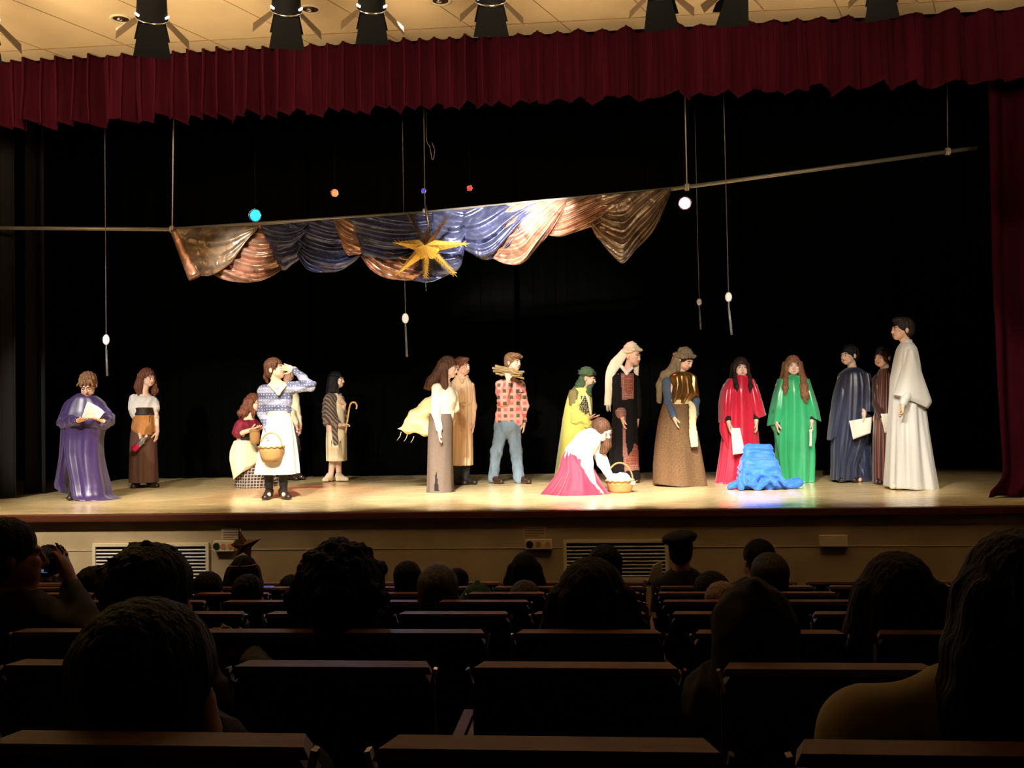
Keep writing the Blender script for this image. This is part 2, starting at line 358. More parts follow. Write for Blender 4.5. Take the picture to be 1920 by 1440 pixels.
def cr(pts, n):
    """smooth resample of a polyline"""
    pts = np.asarray(pts, float); k = len(pts)
    if k == 2: return pts[0]+np.linspace(0, 1, n)[:, None]*(pts[1]-pts[0])
    P = np.vstack([2*pts[0]-pts[1], pts, 2*pts[-1]-pts[-2]])
    seg = np.linalg.norm(np.diff(pts, axis=0), axis=1); cum = np.concatenate([[0], np.cumsum(seg)]); s = np.linspace(0, cum[-1], n)
    i = np.clip(np.searchsorted(cum, s, side='right')-1, 0, k-2); t = ((s-cum[i])/(seg[i]+1e-9))[:, None]
    a, b, c, d = P[i], P[i+1], P[i+2], P[i+3]
    return .5*(2*b+(c-a)*t+(2*a-5*b+4*c-d)*t*t+(-a+3*b-3*c+d)*t**3)
def cat(x, xs, ys):
    """monotone-ish smooth interpolation"""
    xs = np.asarray(xs, float); ys = np.asarray(ys, float)
    i = np.clip(np.searchsorted(xs, x, side='right')-1, 0, len(xs)-2)
    t = (x-xs[i])/(xs[i+1]-xs[i]+1e-9)
    m = np.gradient(ys, xs) if len(xs) > 2 else np.full(len(xs), (ys[1]-ys[0])/(xs[1]-xs[0]))
    h = xs[i+1]-xs[i]; t2 = t*t; t3 = t2*t
    return (2*t3-3*t2+1)*ys[i]+(t3-2*t2+t)*h*m[i]*.6+(-2*t3+3*t2)*ys[i+1]+(t3-t2)*h*m[i+1]*.6
def solid(o, th, off=-1):
    md = o.modifiers.new('thickness', 'SOLIDIFY'); md.thickness = th; md.offset = off; return o

# ---------------------------------------------------------------- implicit surfaces
class SDF:
    def __init__(s): s.ops = []
    def cap(s, a, b, ra, rb, k=.02, sub=False):
        a = np.array(a, float); b = np.array(b, float); r = max(ra, rb)
        s.ops.append(('c', (a, b, ra, rb), np.minimum(a, b)-r, np.maximum(a, b)+r, k, sub)); return s
    def ell(s, c, r, Rm=None, k=.02, sub=False):
        c = np.array(c, float); r = np.array(r, float); Rm = np.eye(3) if Rm is None else np.array(Rm)
        e = np.sqrt(((Rm*r)**2).sum(axis=1)); s.ops.append(('e', (c, r, Rm), c-e, c+e, k, sub)); return s
    def box(s, c, h, rr, Rm=None, k=.02, sub=False):
        c = np.array(c, float); h = np.array(h, float); Rm = np.eye(3) if Rm is None else np.array(Rm)
        e = np.abs(Rm)@h; s.ops.append(('b', (c, h, Rm, rr), c-e, c+e, k, sub)); return s
    def chain(s, pts, rad, k=.02):
        for i in range(len(pts)-1): s.cap(pts[i], pts[i+1], rad[i], rad[i+1], k)
        return s
    def poly(s, h=.006, disp=None, relax=1):
        lo = np.min([o[2] for o in s.ops if not o[5]], axis=0)-3*h; hi = np.max([o[3] for o in s.ops if not o[5]], axis=0)+3*h
        n = np.ceil((hi-lo)/h).astype(int)+1
        F = np.full(n, .2, dtype=np.float32)
        for t, p, a, b, k, sub in s.ops:
            m = k+2.5*h
            i0 = np.clip(np.floor((a-m-lo)/h).astype(int), 0, n); i1 = np.clip(np.ceil((b+m-lo)/h).astype(int)+1, 0, n)
            if np.any(i1 <= i0): continue
            X = [(lo[j]+h*np.arange(i0[j], i1[j])).astype(np.float32) for j in range(3)]
            X, Y, Z = np.meshgrid(*X, indexing='ij')
            if t == 'c':
                A, B, ra, rb = p; d = B-A; L = float(d@d)+1e-12
                x, y, z = X-A[0], Y-A[1], Z-A[2]
                tt = np.clip((x*d[0]+y*d[1]+z*d[2])/L, 0, 1)
                D = np.sqrt((x-tt*d[0])**2+(y-tt*d[1])**2+(z-tt*d[2])**2)-(ra+(rb-ra)*tt)
            else:
                c = p[0]; Rm = p[2]; x, y, z = X-c[0], Y-c[1], Z-c[2]
                q = [x*Rm[0, j]+y*Rm[1, j]+z*Rm[2, j] for j in range(3)]
                if t == 'e':
                    r = p[1]; k0 = np.sqrt(sum((q[j]/r[j])**2 for j in range(3))); k1 = np.sqrt(sum((q[j]/r[j]**2)**2 for j in range(3)))+1e-6
                    D = k0*(k0-1)/k1
                else:
                    hh, rr = p[1], p[3]; e = [np.abs(q[j])-hh[j]+rr for j in range(3)]
                    D = np.sqrt(sum(np.maximum(v, 0)**2 for v in e))+np.minimum(np.maximum(np.maximum(e[0], e[1]), e[2]), 0)-rr
            sl = tuple(slice(i0[j], i1[j]) for j in range(3)); G = F[sl]
            if sub: D = -D; hq = np.clip(.5-.5*(D-G)/k, 0, 1) ; F[sl] = np.maximum(G, D) if k < 1e-4 else (G*(1-(1-hq))+0) if False else -smin(-G, -D, k)
            else: F[sl] = smin(G, D, k)
        ins = F < 0
        c = np.zeros(np.array(F.shape)-1, dtype=np.int8)
        for dx in (0, 1):
            for dy in (0, 1):
                for dz in (0, 1):
                    c += ins[dx:dx+c.shape[0], dy:dy+c.shape[1], dz:dz+c.shape[2]]
        act = (c > 0) & (c < 8); idx = -np.ones(act.shape, dtype=np.int64); I = np.argwhere(act); idx[act] = np.arange(len(I))
        acc = np.zeros((len(I), 3)); cnt = np.zeros(len(I))
        cor = [(a, b, d) for a in (0, 1) for b in (0, 1) for d in (0, 1)]
        val = {q: F[I[:, 0]+q[0], I[:, 1]+q[1], I[:, 2]+q[2]].astype(float) for q in cor}
        for q in cor:
            for ax in range(3):
                if q[ax] == 0:
                    q2 = list(q); q2[ax] = 1; q2 = tuple(q2); v0, v1 = val[q], val[q2]; ok = (v0 < 0) != (v1 < 0)
                    t = np.where(ok, v0/np.where(ok, v0-v1, 1), 0)
                    pos = np.tile(np.array(q, float), (len(I), 1)); pos[:, ax] += t
                    acc += pos*ok[:, None]; cnt += ok
        V = lo+h*(I+acc/cnt[:, None])
        Q = []
        for ax in range(3):
            s0 = [slice(None)]*3; s1 = [slice(None)]*3; s0[ax] = slice(0, -1); s1[ax] = slice(1, None)
            ch = ins[tuple(s0)] != ins[tuple(s1)]; E = np.argwhere(ch)
            o1, o2 = (ax+1) % 3, (ax+2) % 3
            E = E[(E[:, o1] > 0) & (E[:, o2] > 0)]
            E = E[(E[:, o1] < F.shape[o1]-1) & (E[:, o2] < F.shape[o2]-1)]
            inn = ins[E[:, 0], E[:, 1], E[:, 2]]
            def at(a, b):
                e = E.copy(); e[:, o1] -= a; e[:, o2] -= b; return idx[e[:, 0], e[:, 1], e[:, 2]]
            q = np.stack([at(1, 1), at(0, 1), at(0, 0), at(1, 0)], axis=1)
            q[~inn] = q[~inn][:, ::-1]; Q.append(q)
        Q = np.vstack(Q)
        for _ in range(relax):   # light smoothing
            S = np.zeros_like(V); cn = np.zeros(len(V))
            for j in range(4):
                np.add.at(S, Q[:, j], V[Q[:, (j+1) % 4]]); np.add.at(cn, Q[:, j], 1)
                np.add.at(S, Q[:, j], V[Q[:, (j-1) % 4]]); np.add.at(cn, Q[:, j], 1)
            V = V*.5+S/cn[:, None]*.5
        if disp is not None:
            N = np.zeros_like(V); fn = np.cross(V[Q[:, 1]]-V[Q[:, 0]], V[Q[:, 2]]-V[Q[:, 0]])
            for j in range(4): np.add.at(N, Q[:, j], fn)
            N /= np.linalg.norm(N, axis=1)[:, None]+1e-12
            V = V+N*disp(V)[:, None]
        return V, Q
    def mesh(s, name, m, parent=None, h=.006, disp=None, relax=1, origin=None):
        V, Q = s.poly(h, disp, relax)
        return newmesh(name, V, Q, m, parent, origin=origin)
def smin(a, b, k):
    k = max(k, 1e-4); hh = np.clip(.5+.5*(b-a)/k, 0, 1); return b+(a-b)*hh-k*hh*(1-hh)
def wrinkle(amp, fr=(30, 30, 14), seed=0, sharp=True):
    g = np.random.RandomState(seed); K = g.normal(size=(7, 3))*np.array(fr); ph = g.uniform(0, 6.28, 7)
    def fn(V):
        wv = np.sin(V@(K[:3]*.45).T+ph[:3]).sum(axis=1)*.5
        t = np.sin(V@K.T+ph+wv[:, None]); t = (1-np.abs(t))*2-1 if sharp else t
        return amp*t.mean(axis=1)*1.6
    return fn
def strands(amp, seed=0, wave=0.):
    g = np.random.RandomState(seed)
    def fn(V):
        ang = V[:, 0]*1.0; z = V[:, 2]
        sh = wave*np.sin(z*45+g.rand()*6)
        return amp*(np.sin((V[:, 0]+sh)*330+np.sin(z*12)*1.5)*.5+np.sin((V[:, 1]-sh)*280+np.sin(z*9+1)*1.5)*.5+.8*np.sin((V[:, 0]+V[:, 1]+sh)*120+z*6))
    return fn
def rotz(a): c, s = math.cos(a), math.sin(a); return np.array([[c, -s, 0], [s, c, 0], [0, 0, 1.]])
def rotx(a): c, s = math.cos(a), math.sin(a); return np.array([[1, 0, 0], [0, c, -s], [0, s, c]])
def roty(a): c, s = math.cos(a), math.sin(a); return np.array([[c, 0, s], [0, 1, 0], [-s, 0, c]])
def lerp(a, b, t): return np.array(a)+(np.array(b)-np.array(a))*t
def unit(v): v = np.array(v, float); return v/(np.linalg.norm(v)+1e-9)

# ---------------------------------------------------------------- people
def hand(S, w_, d, n, side, s=1., curl=.5, k=.005):
    """palm, five fingers; d = finger direction, n = direction the fingers curl to, side = towards the thumb"""
    d = unit(d); n = unit(np.array(n)-d*np.dot(n, d)); sd = np.cross(d, n)*side
    Rm = np.stack([sd, d, n], axis=1)
    S.cap(w_, w_+d*.03*s, .024*s, .024*s, .012)
    S.ell(w_+d*.05*s, np.array((.039, .052, .019))*s, Rm, .012)
    for i, L in enumerate((.068, .076, .071, .055)):
        off = (.029-.0195*i)*s; b = w_+d*(.082-.004*abs(i-1.2))*s+sd*off; dd = unit(d+sd*(.10-.075*i)); a = curl*(.35+.12*i)
        r = .0088*s
        for j, fr in enumerate((.46, .30, .24)):
            e = b+dd*L*fr*s; S.cap(b, e, r, r*.93, k); b = e; r *= .93
            q = a*(1.1 if j == 0 else .9); dd = unit(dd*math.cos(q)+n*math.sin(q))
    b = w_+d*.022*s+sd*.026*s; dd = unit(d*.75+sd*.62+n*.3)
    for j, L in enumerate((.04, .032, .026)):
        e = b+dd*L*s; S.cap(b, e, (.0125, .0105, .0095)[j]*s, (.0105, .0095, .008)[j]*s, .008 if j == 0 else k); b = e; dd = unit(dd+d*.35+n*.18)
class Person:
    def __init__(s, foot, label, Y=None, skin='skin', s_=1., h=.0055):
        s.Y = W(*foot, Z=0)[1] if Y is None else Y
        x = W(*foot, Y=s.Y); s.s = s_; s.h = h; s.skin = M[skin]
        s.root = thing('person', label, 'person', (x[0], s.Y, max(x[2], 0) if Y is None else 0))
        s.B = SDF()
    def p(s, a, dy=0, *r):
        if len(a) == 3: a, dy = a[:2], a[2]
        return W(a[0], a[1], Y=s.Y+dy)
    def head(s, px, py, yaw=0, pitch=0, roll=0, dy=0, sc=None):
        sc = sc or s.s; s.hc = s.p((px, py), dy); s.hR = rotz(R(yaw))@rotx(R(pitch))@roty(R(roll)); s.hs = sc
        c, Rm = s.hc, s.hR; B = s.B
        L = lambda *v: c+Rm@(np.array(v)*sc)
        s.L = L
        E = lambda v, r, k=.012, sub=False: B.ell(L(*v), np.array(r)*sc, Rm, k, sub)
        E((0, .018, .035), (.074, .092, .082), .01)
        E((0, -.022, -.03), (.058, .066, .07), .02)
        E((0, -.055, -.075), (.034, .03, .026), .02)
        for q in (-1, 1):
            E((q*.04, -.045, -.05), (.024, .035, .03), .02)
            E((q*.034, -.07, -.018), (.022, .018, .018), .015)
            E((q*.031, -.103, .006), (.015, .016, .010), .008, True)
            E((q*.078, .012, -.006), (.009, .019, .031), .008)
        B.cap(L(-.036, -.078, .024), L(.036, -.078, .024), .011*sc, .011*sc, .012)
        B.cap(L(0, -.088, .012), L(0, -.107, -.026), .0065*sc, .0115*sc, .008)
        B.cap(L(-.010, -.094, -.03), L(.010, -.094, -.03), .0085*sc, .0085*sc, .006)
        B.cap(L(-.018, -.081, -.052), L(.018, -.081, -.052), .0085*sc, .0085*sc, .006)
        B.cap(L(-.014, -.079, -.062), L(.014, -.079, -.062), .008*sc, .008*sc, .006)
        return s
    def face(s, smile=0, brow='hair_dark'):
        sc = s.hs; L, Rm = s.L, s.hR
        for q in (-1, 1):
            v, f = ico(L(q*.031, -.083, .006), np.array((.0145, .012, .0085))*sc, Rm)
            e = newmesh('eye', v, f, M['eye_white'], s.root)
            v, f = ico(L(q*.031, -.091, .006), np.array((.0068, .006, .0068))*sc, Rm)
            newmesh('iris', v, f, M['iris'], e)
            v, f = sweep(cr([L(q*.014, -.092, .022), L(q*.032, -.094, .029), L(q*.05, -.078, .022)], 7), [.0025*sc, .004*sc, .002*sc], 6)
            newmesh('eyebrow', v, f, M[brow], s.root)
        v, f = sweep(cr([L(-.024, -.08, -.056+smile), L(0, -.0925, -.057), L(.024, -.08, -.056+smile)], 9), [.002*sc, .0055*sc, .002*sc], 8)
        newmesh('lips', v, f, M['lips'], s.root)
    def torso(s, neck, pelvis, yaw=0, w_=1., d_=1.):
        sc = s.s; N = s.p(neck); P = s.p(pelvis); s.N, s.P = N, P; ax = unit(N-P)
        x = np.array([math.cos(R(yaw)), math.sin(R(yaw)), 0]); x = unit(x-ax*np.dot(x, ax)); y = np.cross(ax, x); Rm = np.stack([x, y, ax], axis=1); s.tR = Rm
        s.B.cap(s.hc+s.hR@np.array((0, .025, -.06))*s.hs, N, .05*sc, .055*sc, .03)
        for t, r in ((.30, (.155, .105, .17)), (.62, (.13, .095, .16)), (.95, (.155, .11, .13))):
            s.B.ell(N+(P-N)*t, np.array(r)*sc*np.array((w_, d_, 1)), Rm, .05)
        return s
    def sh(s, half=.165):
        """shoulders from the torso frame: left of the image first for a figure facing us"""
        s.S = [s.N+s.tR@np.array((q*half, 0, -.045))*s.s for q in (-1, 1)]
        for q in s.S: s.B.cap(s.N+(q-s.N)*.2, q, .052*s.s, .05*s.s, .03)
        return s.S
    def arm(s, S, el, wr, hd, n=(0, -1, 0), side=1, curl=.5, r=1., hand_=True, hs=None):
        E = s.p(el) if len(el) <= 3 and not isinstance(el, np.ndarray) else el; Wr = s.p(wr) if not isinstance(wr, np.ndarray) else wr
        sc = s.s; s.B.cap(S, E, .045*sc*r, .037*sc*r, .02); s.B.cap(E, Wr, .037*sc*r, .026*sc*r, .015)
        if hand_: hand(s.B, Wr, hd, n, side, hs or sc, curl)
        return E, Wr
    def leg(s, hip, kn, an, toe, r=1.):
        H, K, A, T = s.p(hip), s.p(kn), s.p(an), s.p(toe); sc = s.s
        s.B.cap(H, K, .078*sc*r, .054*sc*r, .03); s.B.cap(K, A, .052*sc*r, .036*sc*r, .02)
        s.B.cap(A+np.array((0, 0, -.02)), T, .027*sc, .022*sc, .012)
        return H, K, A, T
    def done(s, smile=0, brow='hair_dark', face=True):
        o = s.B.mesh('body', s.skin, s.root, s.h); s.body = o
        if face: s.face(smile, brow)
        return o
    def cap_hair(s, m, ln=0, seed=0, thick=1., wave=0., amp=.0022, extra=None, front=.068, name='hair'):
        """hair shell following the skull, cut back from the face; extra(S, L) adds locks"""
        H = SDF(); sc = s.hs; Rm = s.hR; L = s.L
        H.ell(L(0, .026, .043), np.array((.088, .102, .092))*sc*thick, Rm, .01)
        H.ell(L(0, .055, -.01), np.array((.078, .07, .075))*sc*thick, Rm, .02)
        H.ell(L(0, -.115, front-.145), np.array((.085, .095, .115))*sc, Rm, .014, True)
        if extra: extra(H, L, sc, Rm)
        return H.mesh(name, M[m], s.root, .0055, strands(amp, seed, wave))
    def wear(s, name, segs, m, h=.006, amp=.006, fr=(26, 26, 12), seed=1, k=.03, sharp=True, parent=None):
        S = SDF()
        for q in segs:
            if q[0] == 'c': S.cap(q[1], q[2], q[3], q[4], q[5] if len(q) > 5 else k)
            elif q[0] == 'e': S.ell(q[1], q[2], q[3] if len(q) > 3 else None, k)
            elif q[0] == '-e': S.ell(q[1], q[2], q[3] if len(q) > 3 else None, .008, True)
            elif q[0] == 'b': S.box(q[1], q[2], q[3], q[4] if len(q) > 4 else None, k)
        return S.mesh(name, M[m] if isinstance(m, str) else m, parent or s.root, h, wrinkle(amp, fr, seed, sharp) if amp else None)
    def shoe(s, heel, toe, m='shoe', h_=.05, name='shoe', w_=.042):
        a, b = s.p(heel), s.p(toe); a = a.copy(); b = b.copy(); a[2] = .032; b[2] = .026
        S = SDF(); S.cap(a, b, w_*.85, w_*.78, .02); S.cap(a, a+np.array((0, 0, h_)), .04, .044, .02); S.cap(a+np.array((0, 0, h_)), a+(b-a)*.5+np.array((0, 0, .02)), .045, .044, .02); S.cap(a+(b-a)*.55, b, w_*.95, w_*.8, .02)
        S.box((a+b)/2+np.array((0, 0, -.2)), (.5, .5, .182), .001, None, .002, True)
        return S.mesh(name, M[m], s.root, .005)
    def gown(s, name, rows, m, nf=11, amp=.022, seed=0, th=.005, ex=2.3, nr=70, na=150, cap=True, top=.15, parent=None, drift=1.2, yaw=0, gather=0, hemw=.0):
        """loft through silhouette rows (y or (yl,yr), xl, xr, depth[, dy])"""
        g = np.random.RandomState(seed+11)
        A = np.array([s.p((r[1], r[0][0] if isinstance(r[0], tuple) else r[0]), r[4] if len(r) > 4 else 0) for r in rows])
        B = np.array([s.p((r[2], r[0][1] if isinstance(r[0], tuple) else r[0]), r[4] if len(r) > 4 else 0) for r in rows])
        dep = np.array([r[3] for r in rows]); zc = (A[:, 2]+B[:, 2])/2
        u = np.concatenate([[0], np.cumsum(np.abs(np.diff(zc))+.004)]); u /= u[-1]
        t = np.linspace(0, 1, nr)
        Ai = np.stack([cat(t, u, A[:, j]) for j in range(3)], 1); Bi = np.stack([cat(t, u, B[:, j]) for j in range(3)], 1); D = cat(t, u, dep)
        a = np.linspace(0, 2*np.pi, na, endpoint=False)
        ms = [max(2, int(round(nf*q))) for q in (.45, .7, 1, 1.35, 1.8)]; ph = g.uniform(0, 6.28, 5); dr = g.uniform(-drift, drift, 5); ww = (1.0, 1.0, .8, .55, .3)
        V = []; UV = []
        ca, sa = np.cos(a), np.sin(a); ca = np.sign(ca)*np.abs(ca)**(2/ex); sa = np.sign(sa)*np.abs(sa)**(2/ex)
        for i in range(nr):
            c = (Ai[i]+Bi[i])/2; hx = (Bi[i]-Ai[i])/2; hy = np.array((0, D[i]/2, 0)); tt = t[i]
            fo = sum(w2*np.sin(mm*a+p2+d2*tt*2+.6*np.sin(2*a+p2)) for mm, p2, d2, w2 in zip(ms, ph, dr, ww))/2.2
            fo = np.sign(fo)*np.abs(fo)**.85*(.62+.5*np.sin(a*2+ph[1]+tt*1.5))+.22*np.sin(2*a*round(nf*.5)+tt*3+ph[0])
            am = amp*(top+(1-top)*tt**.8)
            if gather: am = max(am, amp*gather*math.exp(-tt*8))
            wh = np.linalg.norm(hx)+1e-6
            V.append(c+np.outer(ca*(1+am*fo/wh), hx)+np.outer(sa*(1+am*1.15*fo/max(D[i]/2, .03)), hy)+(np.outer(np.cos(3*a+ph[0])*hemw*tt**6, (0, 0, 1.)) if hemw else 0))
            UV.append(np.stack([a/(2*np.pi), np.full(na, tt)], 1))
        V = np.vstack(V); UV = np.vstack(UV); j = np.arange(na); F = []
        for i in range(nr-1):
            F.append(np.stack([i*na+j, (i+1)*na+j, (i+1)*na+(j+1) % na, i*na+(j+1) % na], 1))
        F = np.vstack(F)
        lowest = V[:, 2].min()
        if s.root.location.z == 0 and lowest < .006: V[:, 2] = np.maximum(V[:, 2], .006)
        if cap:
            c = V[:na].mean(axis=0)+np.array((0, 0, .01)); r2 = c+(V[:na]-c)*.5; r2[:, 2] += .004
            n0 = len(V); V = np.vstack([V, r2, [c]]); UV = np.vstack([UV, UV[:na], [[.5, 0]]])
            F = np.vstack([F, np.stack([j, (j+1) % na, n0+(j+1) % na, n0+j], 1), np.stack([n0+j, n0+(j+1) % na, np.full(na, n0+na), np.full(na, n0+na)], 1)])
            Fl = [list(q) if q[2] != q[3] else list(q[:3]) for q in F.tolist()]
        else: Fl = F
        o = newmesh(name, V, Fl, M[m] if isinstance(m, str) else m, parent or s.root, uvs=UV)
        return solid(o, th)
def ico(c, r, Rm=None, sub=2):
    bm = bmesh.new(); bmesh.ops.create_icosphere(bm, subdivisions=sub, radius=1)
    v = np.array([q.co[:] for q in bm.verts])*np.array(r); f = [[q.index for q in k.verts] for k in bm.faces]; bm.free()
    if Rm is not None: v = v@np.array(Rm).T
    return v+np.array(c), f
def sheet(name, corners, m, parent=None, n=10, curve=.02, th=.0015, wr=.004, seed=0):
    """paper or cloth sheet between four world corners (tl, tr, br, bl)"""
    tl, tr, br, bl = [np.array(q, float) for q in corners]; g = np.random.RandomState(seed); p1, p2 = g.uniform(0, 6, 2)
    nn = unit(np.cross(tr-tl, bl-tl)); V = []
    for i in range(n+1):
        for j in range(n+1):
            u, v = j/n, i/n; q = (tl*(1-u)+tr*u)*(1-v)+(bl*(1-u)+br*u)*v
            V.append(q+nn*(curve*math.sin(math.pi*u)+wr*math.sin(5*u+3*v+p1)+wr*math.sin(4*v+p2)))
    F = [[i*(n+1)+j, (i+1)*(n+1)+j, (i+1)*(n+1)+j+1, i*(n+1)+j+1] for i in range(n) for j in range(n)]
    o = newmesh(name, V, F, m, parent, origin=None if parent is not None else (tl+br)/2); return solid(o, th, 0)
def decal(name, target, poly, m, parent, off=.006, step=2.0, th=.003):
    """piece sewn on a garment: follows its surface inside a pixel outline"""
    dg = bpy.context.evaluated_depsgraph_get(); bpy.context.view_layer.update()
    me = target.data; mw = Matrix.Translation(Vector(world_loc(target)))
    bv = BVHTree.FromPolygons([mw@v.co for v in me.vertices], [p.vertices[:] for p in me.polygons])
    xs = [q[0] for q in poly]; ys = [q[1] for q in poly]
    def inside(x, y):
        c = False; n = len(poly)
        for i in range(n):
            x1, y1 = poly[i]; x2, y2 = poly[(i+1) % n]
            if (y1 > y) != (y2 > y) and x < (x2-x1)*(y-y1)/(y2-y1)+x1: c = not c
        return c
    nx = int((max(xs)-min(xs))/step)+2; ny = int((max(ys)-min(ys))/step)+2; idx = {}; V = []
    for i in range(ny):
        for j in range(nx):
            x, y = min(xs)+j*step, min(ys)+i*step
            d = ray(x, y); h_ = bv.ray_cast(Vector(CAM), Vector(unit(d)))
            if h_[0] is not None and inside(x, y):
                idx[i, j] = len(V); V.append(np.array(h_[0])-unit(d)*off)
    F = [[idx[i, j], idx[i+1, j], idx[i+1, j+1], idx[i, j+1]] for (i, j) in idx if (i+1, j) in idx and (i+1, j+1) in idx and (i, j+1) in idx]
    if not F: return None
    return solid(newmesh(name, V, F, M[m] if isinstance(m, str) else m, parent), th, 1)
# ================================================================ the setting
XL, XR = -7.6, 7.4
CEIL = 4.55
struct(box('stage_floor', (-10.5, 0, -.06), (10, 6.6, 0), M['floor']), 'pale glossy boards of the stage floor')
tr = box('trim_1', (XL, -.07, -.075), (XR, 0.0, -.001), M['stage_edge'], bev=.012); struct(tr, 'dark brown wooden edge of the stage')
ZF = -1.5
struct(box('wall_front', (XL, 0.01, ZF), (XR, .09, -.06), M['riser']), 'cream panelled wall below the stage')
# panel joints on the riser
struct(box('trim_2', (XL, .004, -.362), (XR, .0105, -.356), M['plastic']))
struct(box('trim_3', (XL, .004, -.76), (XR, .0105, -.754), M['plastic']))
# raked auditorium floor
bm_v, bm_f = merge([boxvf((XL, -12, -.1), (XR, 0.05, 0))])
sl = .125/.9
bm_v[:, 2] += ZF + .02 - sl*(bm_v[:, 1])
struct(newmesh('floor', bm_v, bm_f, M['carpet'], smooth=False))
struct(box('wall_left', (XL-.15, -12, ZF), (XL, 0.09, 5.6), M['riser'])); struct(box('wall_right', (XR, -12, ZF), (XR+.15, .09, 5.6), M['riser']))
struct(box('wall_back', (-10.5, 6.6, ZF), (10, 6.75, 5.6), M['velvet_black']))
struct(box('wall_left.001', (-10.6, 0, ZF), (-10.5, 6.6, 5.6), M['velvet_black'])); struct(box('wall_right.001', (10, 0, ZF), (10.1, 6.6, 5.6), M['velvet_black']))
struct(box('ceiling', (XL, -12, CEIL), (XR, .02, CEIL+.1), M['ceiling']), 'cream board ceiling of the auditorium')
struct(box('wall_proscenium', (XL, .02, CEIL-.02), (XR, .1, 5.7), M['velvet_black']))
struct(box('ceiling.001', (-10.5, .1, 5.6), (10, 6.6, 5.7), M['velvet_black']), 'black ceiling above the stage')
# joints between ceiling boards
def strip(name, p0, p1, w_, z):
    p0 = np.array(p0, float); p1 = np.array(p1, float); d = unit(p1-p0); n = np.array((-d[1], d[0]))*w_/2
    v = [(*(p0-n), z), (*(p0+n), z), (*(p1+n), z), (*(p1-n), z), (*(p0-n), z+.01), (*(p0+n), z+.01), (*(p1+n), z+.01), (*(p1-n), z+.01)]
    return v, [[0, 1, 2, 3], [7, 6, 5, 4], [0, 4, 5, 1], [1, 5, 6, 2], [2, 6, 7, 3], [3, 7, 4, 0]]
js = [strip('j', (XL, -.27), (XR, -.27), .012, CEIL-.004)]
for i in range(20):
    x = -8.6+i*.84; js.append(strip('j', (x, -.02), (x-1.4, -3.4), .008, CEIL-.003))
v, f = merge(js); M['joint'] = mat('ceiling_joint', (150, 118, 78), .9, .1, bs=0)
struct(newmesh('trim_4', v, f, M['joint'], smooth=False), 'thin joints between the ceiling boards')

# curtains -----------------------------------------------------------------
def curtain(name, x0, x1, Y, z0, z1, m, pleat=.16, amp=.035, seed=0, hem=None, n=None, flare=0, label='', cat_='curtain', rows=24, sharp=1.6, topamp=.6):
    g = np.random.RandomState(seed); L = x1-x0; n = n or int(L/pleat*14)
    x = np.linspace(0, L, n); ph = np.cumsum(1+.55*np.sin(np.cumsum(g.normal(size=n))*.02)+0*x); ph = ph/ph[-1]*L/pleat*2*np.pi
    jit = np.interp(x, np.linspace(0, L, int(L/pleat)+2), g.uniform(.45, 1.25, int(L/pleat)+2))
    base = np.sin(ph); base = np.sign(base)*np.abs(base)**(1/sharp)
    off = amp*jit*(base+.25*np.sin(ph*.5+1)); lat = .3*pleat*np.sin(2*ph)*.5
    V = []; UV = []
    for i in range(rows+1):
        t = i/rows; k = topamp+(1-topamp)*t
        zb = z0+(hem(x) if hem is not None else 0)
        z = z1+(zb-z1)*t
        sway = .4*amp*np.sin(ph*.37+t*2.2)*t
        V.append(np.stack([x0+x+lat*k*(1-.3*t), Y-off*k-sway-flare*t**3*(1+.5*base), z if np.ndim(z) else np.full(n, z)], 1))
        UV.append(np.stack([x, np.full(n, t)], 1))
    V = np.vstack(V); UV = np.vstack(UV); j = np.arange(n-1)
    F = np.vstack([np.stack([i*n+j, (i+1)*n+j, (i+1)*n+j+1, i*n+j+1], 1) for i in range(rows)])
    o = newmesh(name, V, F, m, uvs=UV, origin=(x0+L/2, Y, z0)); solid(o, .006, 0)
    return tag(o, label, cat_)
g = np.random.RandomState(5)
def vhem(x):
    return .018*np.sin(x*14)+.016*np.sin(x*23+1.2)+.01*np.sin(x*41+.4)
curtain('valance_curtain', -7.5, 7.3, -.01, 3.885, CEIL-.005, M['velvet_red'], .21, .095, 3, vhem, topamp=.9, label='long dark red pleated velvet valance above the stage opening', rows=18, n=2600)
# black backdrop in wide panels
bx = [-10.2, -4.4, -1.2, 2.1, 5.3, 9.6]
for i in range(5):
    curtain('backdrop_curtain', bx[i]+.01, bx[i+1]-.01, 5.3, .01, 5.5, M['velvet_black'], .34, .05, 20+i,
            label='black backdrop curtain panel at the back, %s' % ['behind the girl with the bottle', 'behind the girl with the cane', 'behind the boy in checks', 'behind the red and green robes', 'behind the tall boy in white'][i])
curtain('side_curtain', W(-90, 600, Y=1.9)[0], W(28, 600, Y=1.9)[0], 1.9, .01, 5.5, M['velvet_grey'], .2, .05, 31, label='black side curtain at the very left edge of the stage')
curtain('side_curtain', W(46, 600, Y=2.6)[0], W(86, 600, Y=2.6)[0], 2.6, .01, 5.5, M['velvet_grey'], .2, .05, 32, label='narrow black side curtain left of the boy in purple, second from the left edge')
curtain('side_curtain', 5.1, 6.3, 2.6, .01, 5.5, M['velvet_black'], .25, .05, 33, label='black side curtain at the right behind the red curtain')
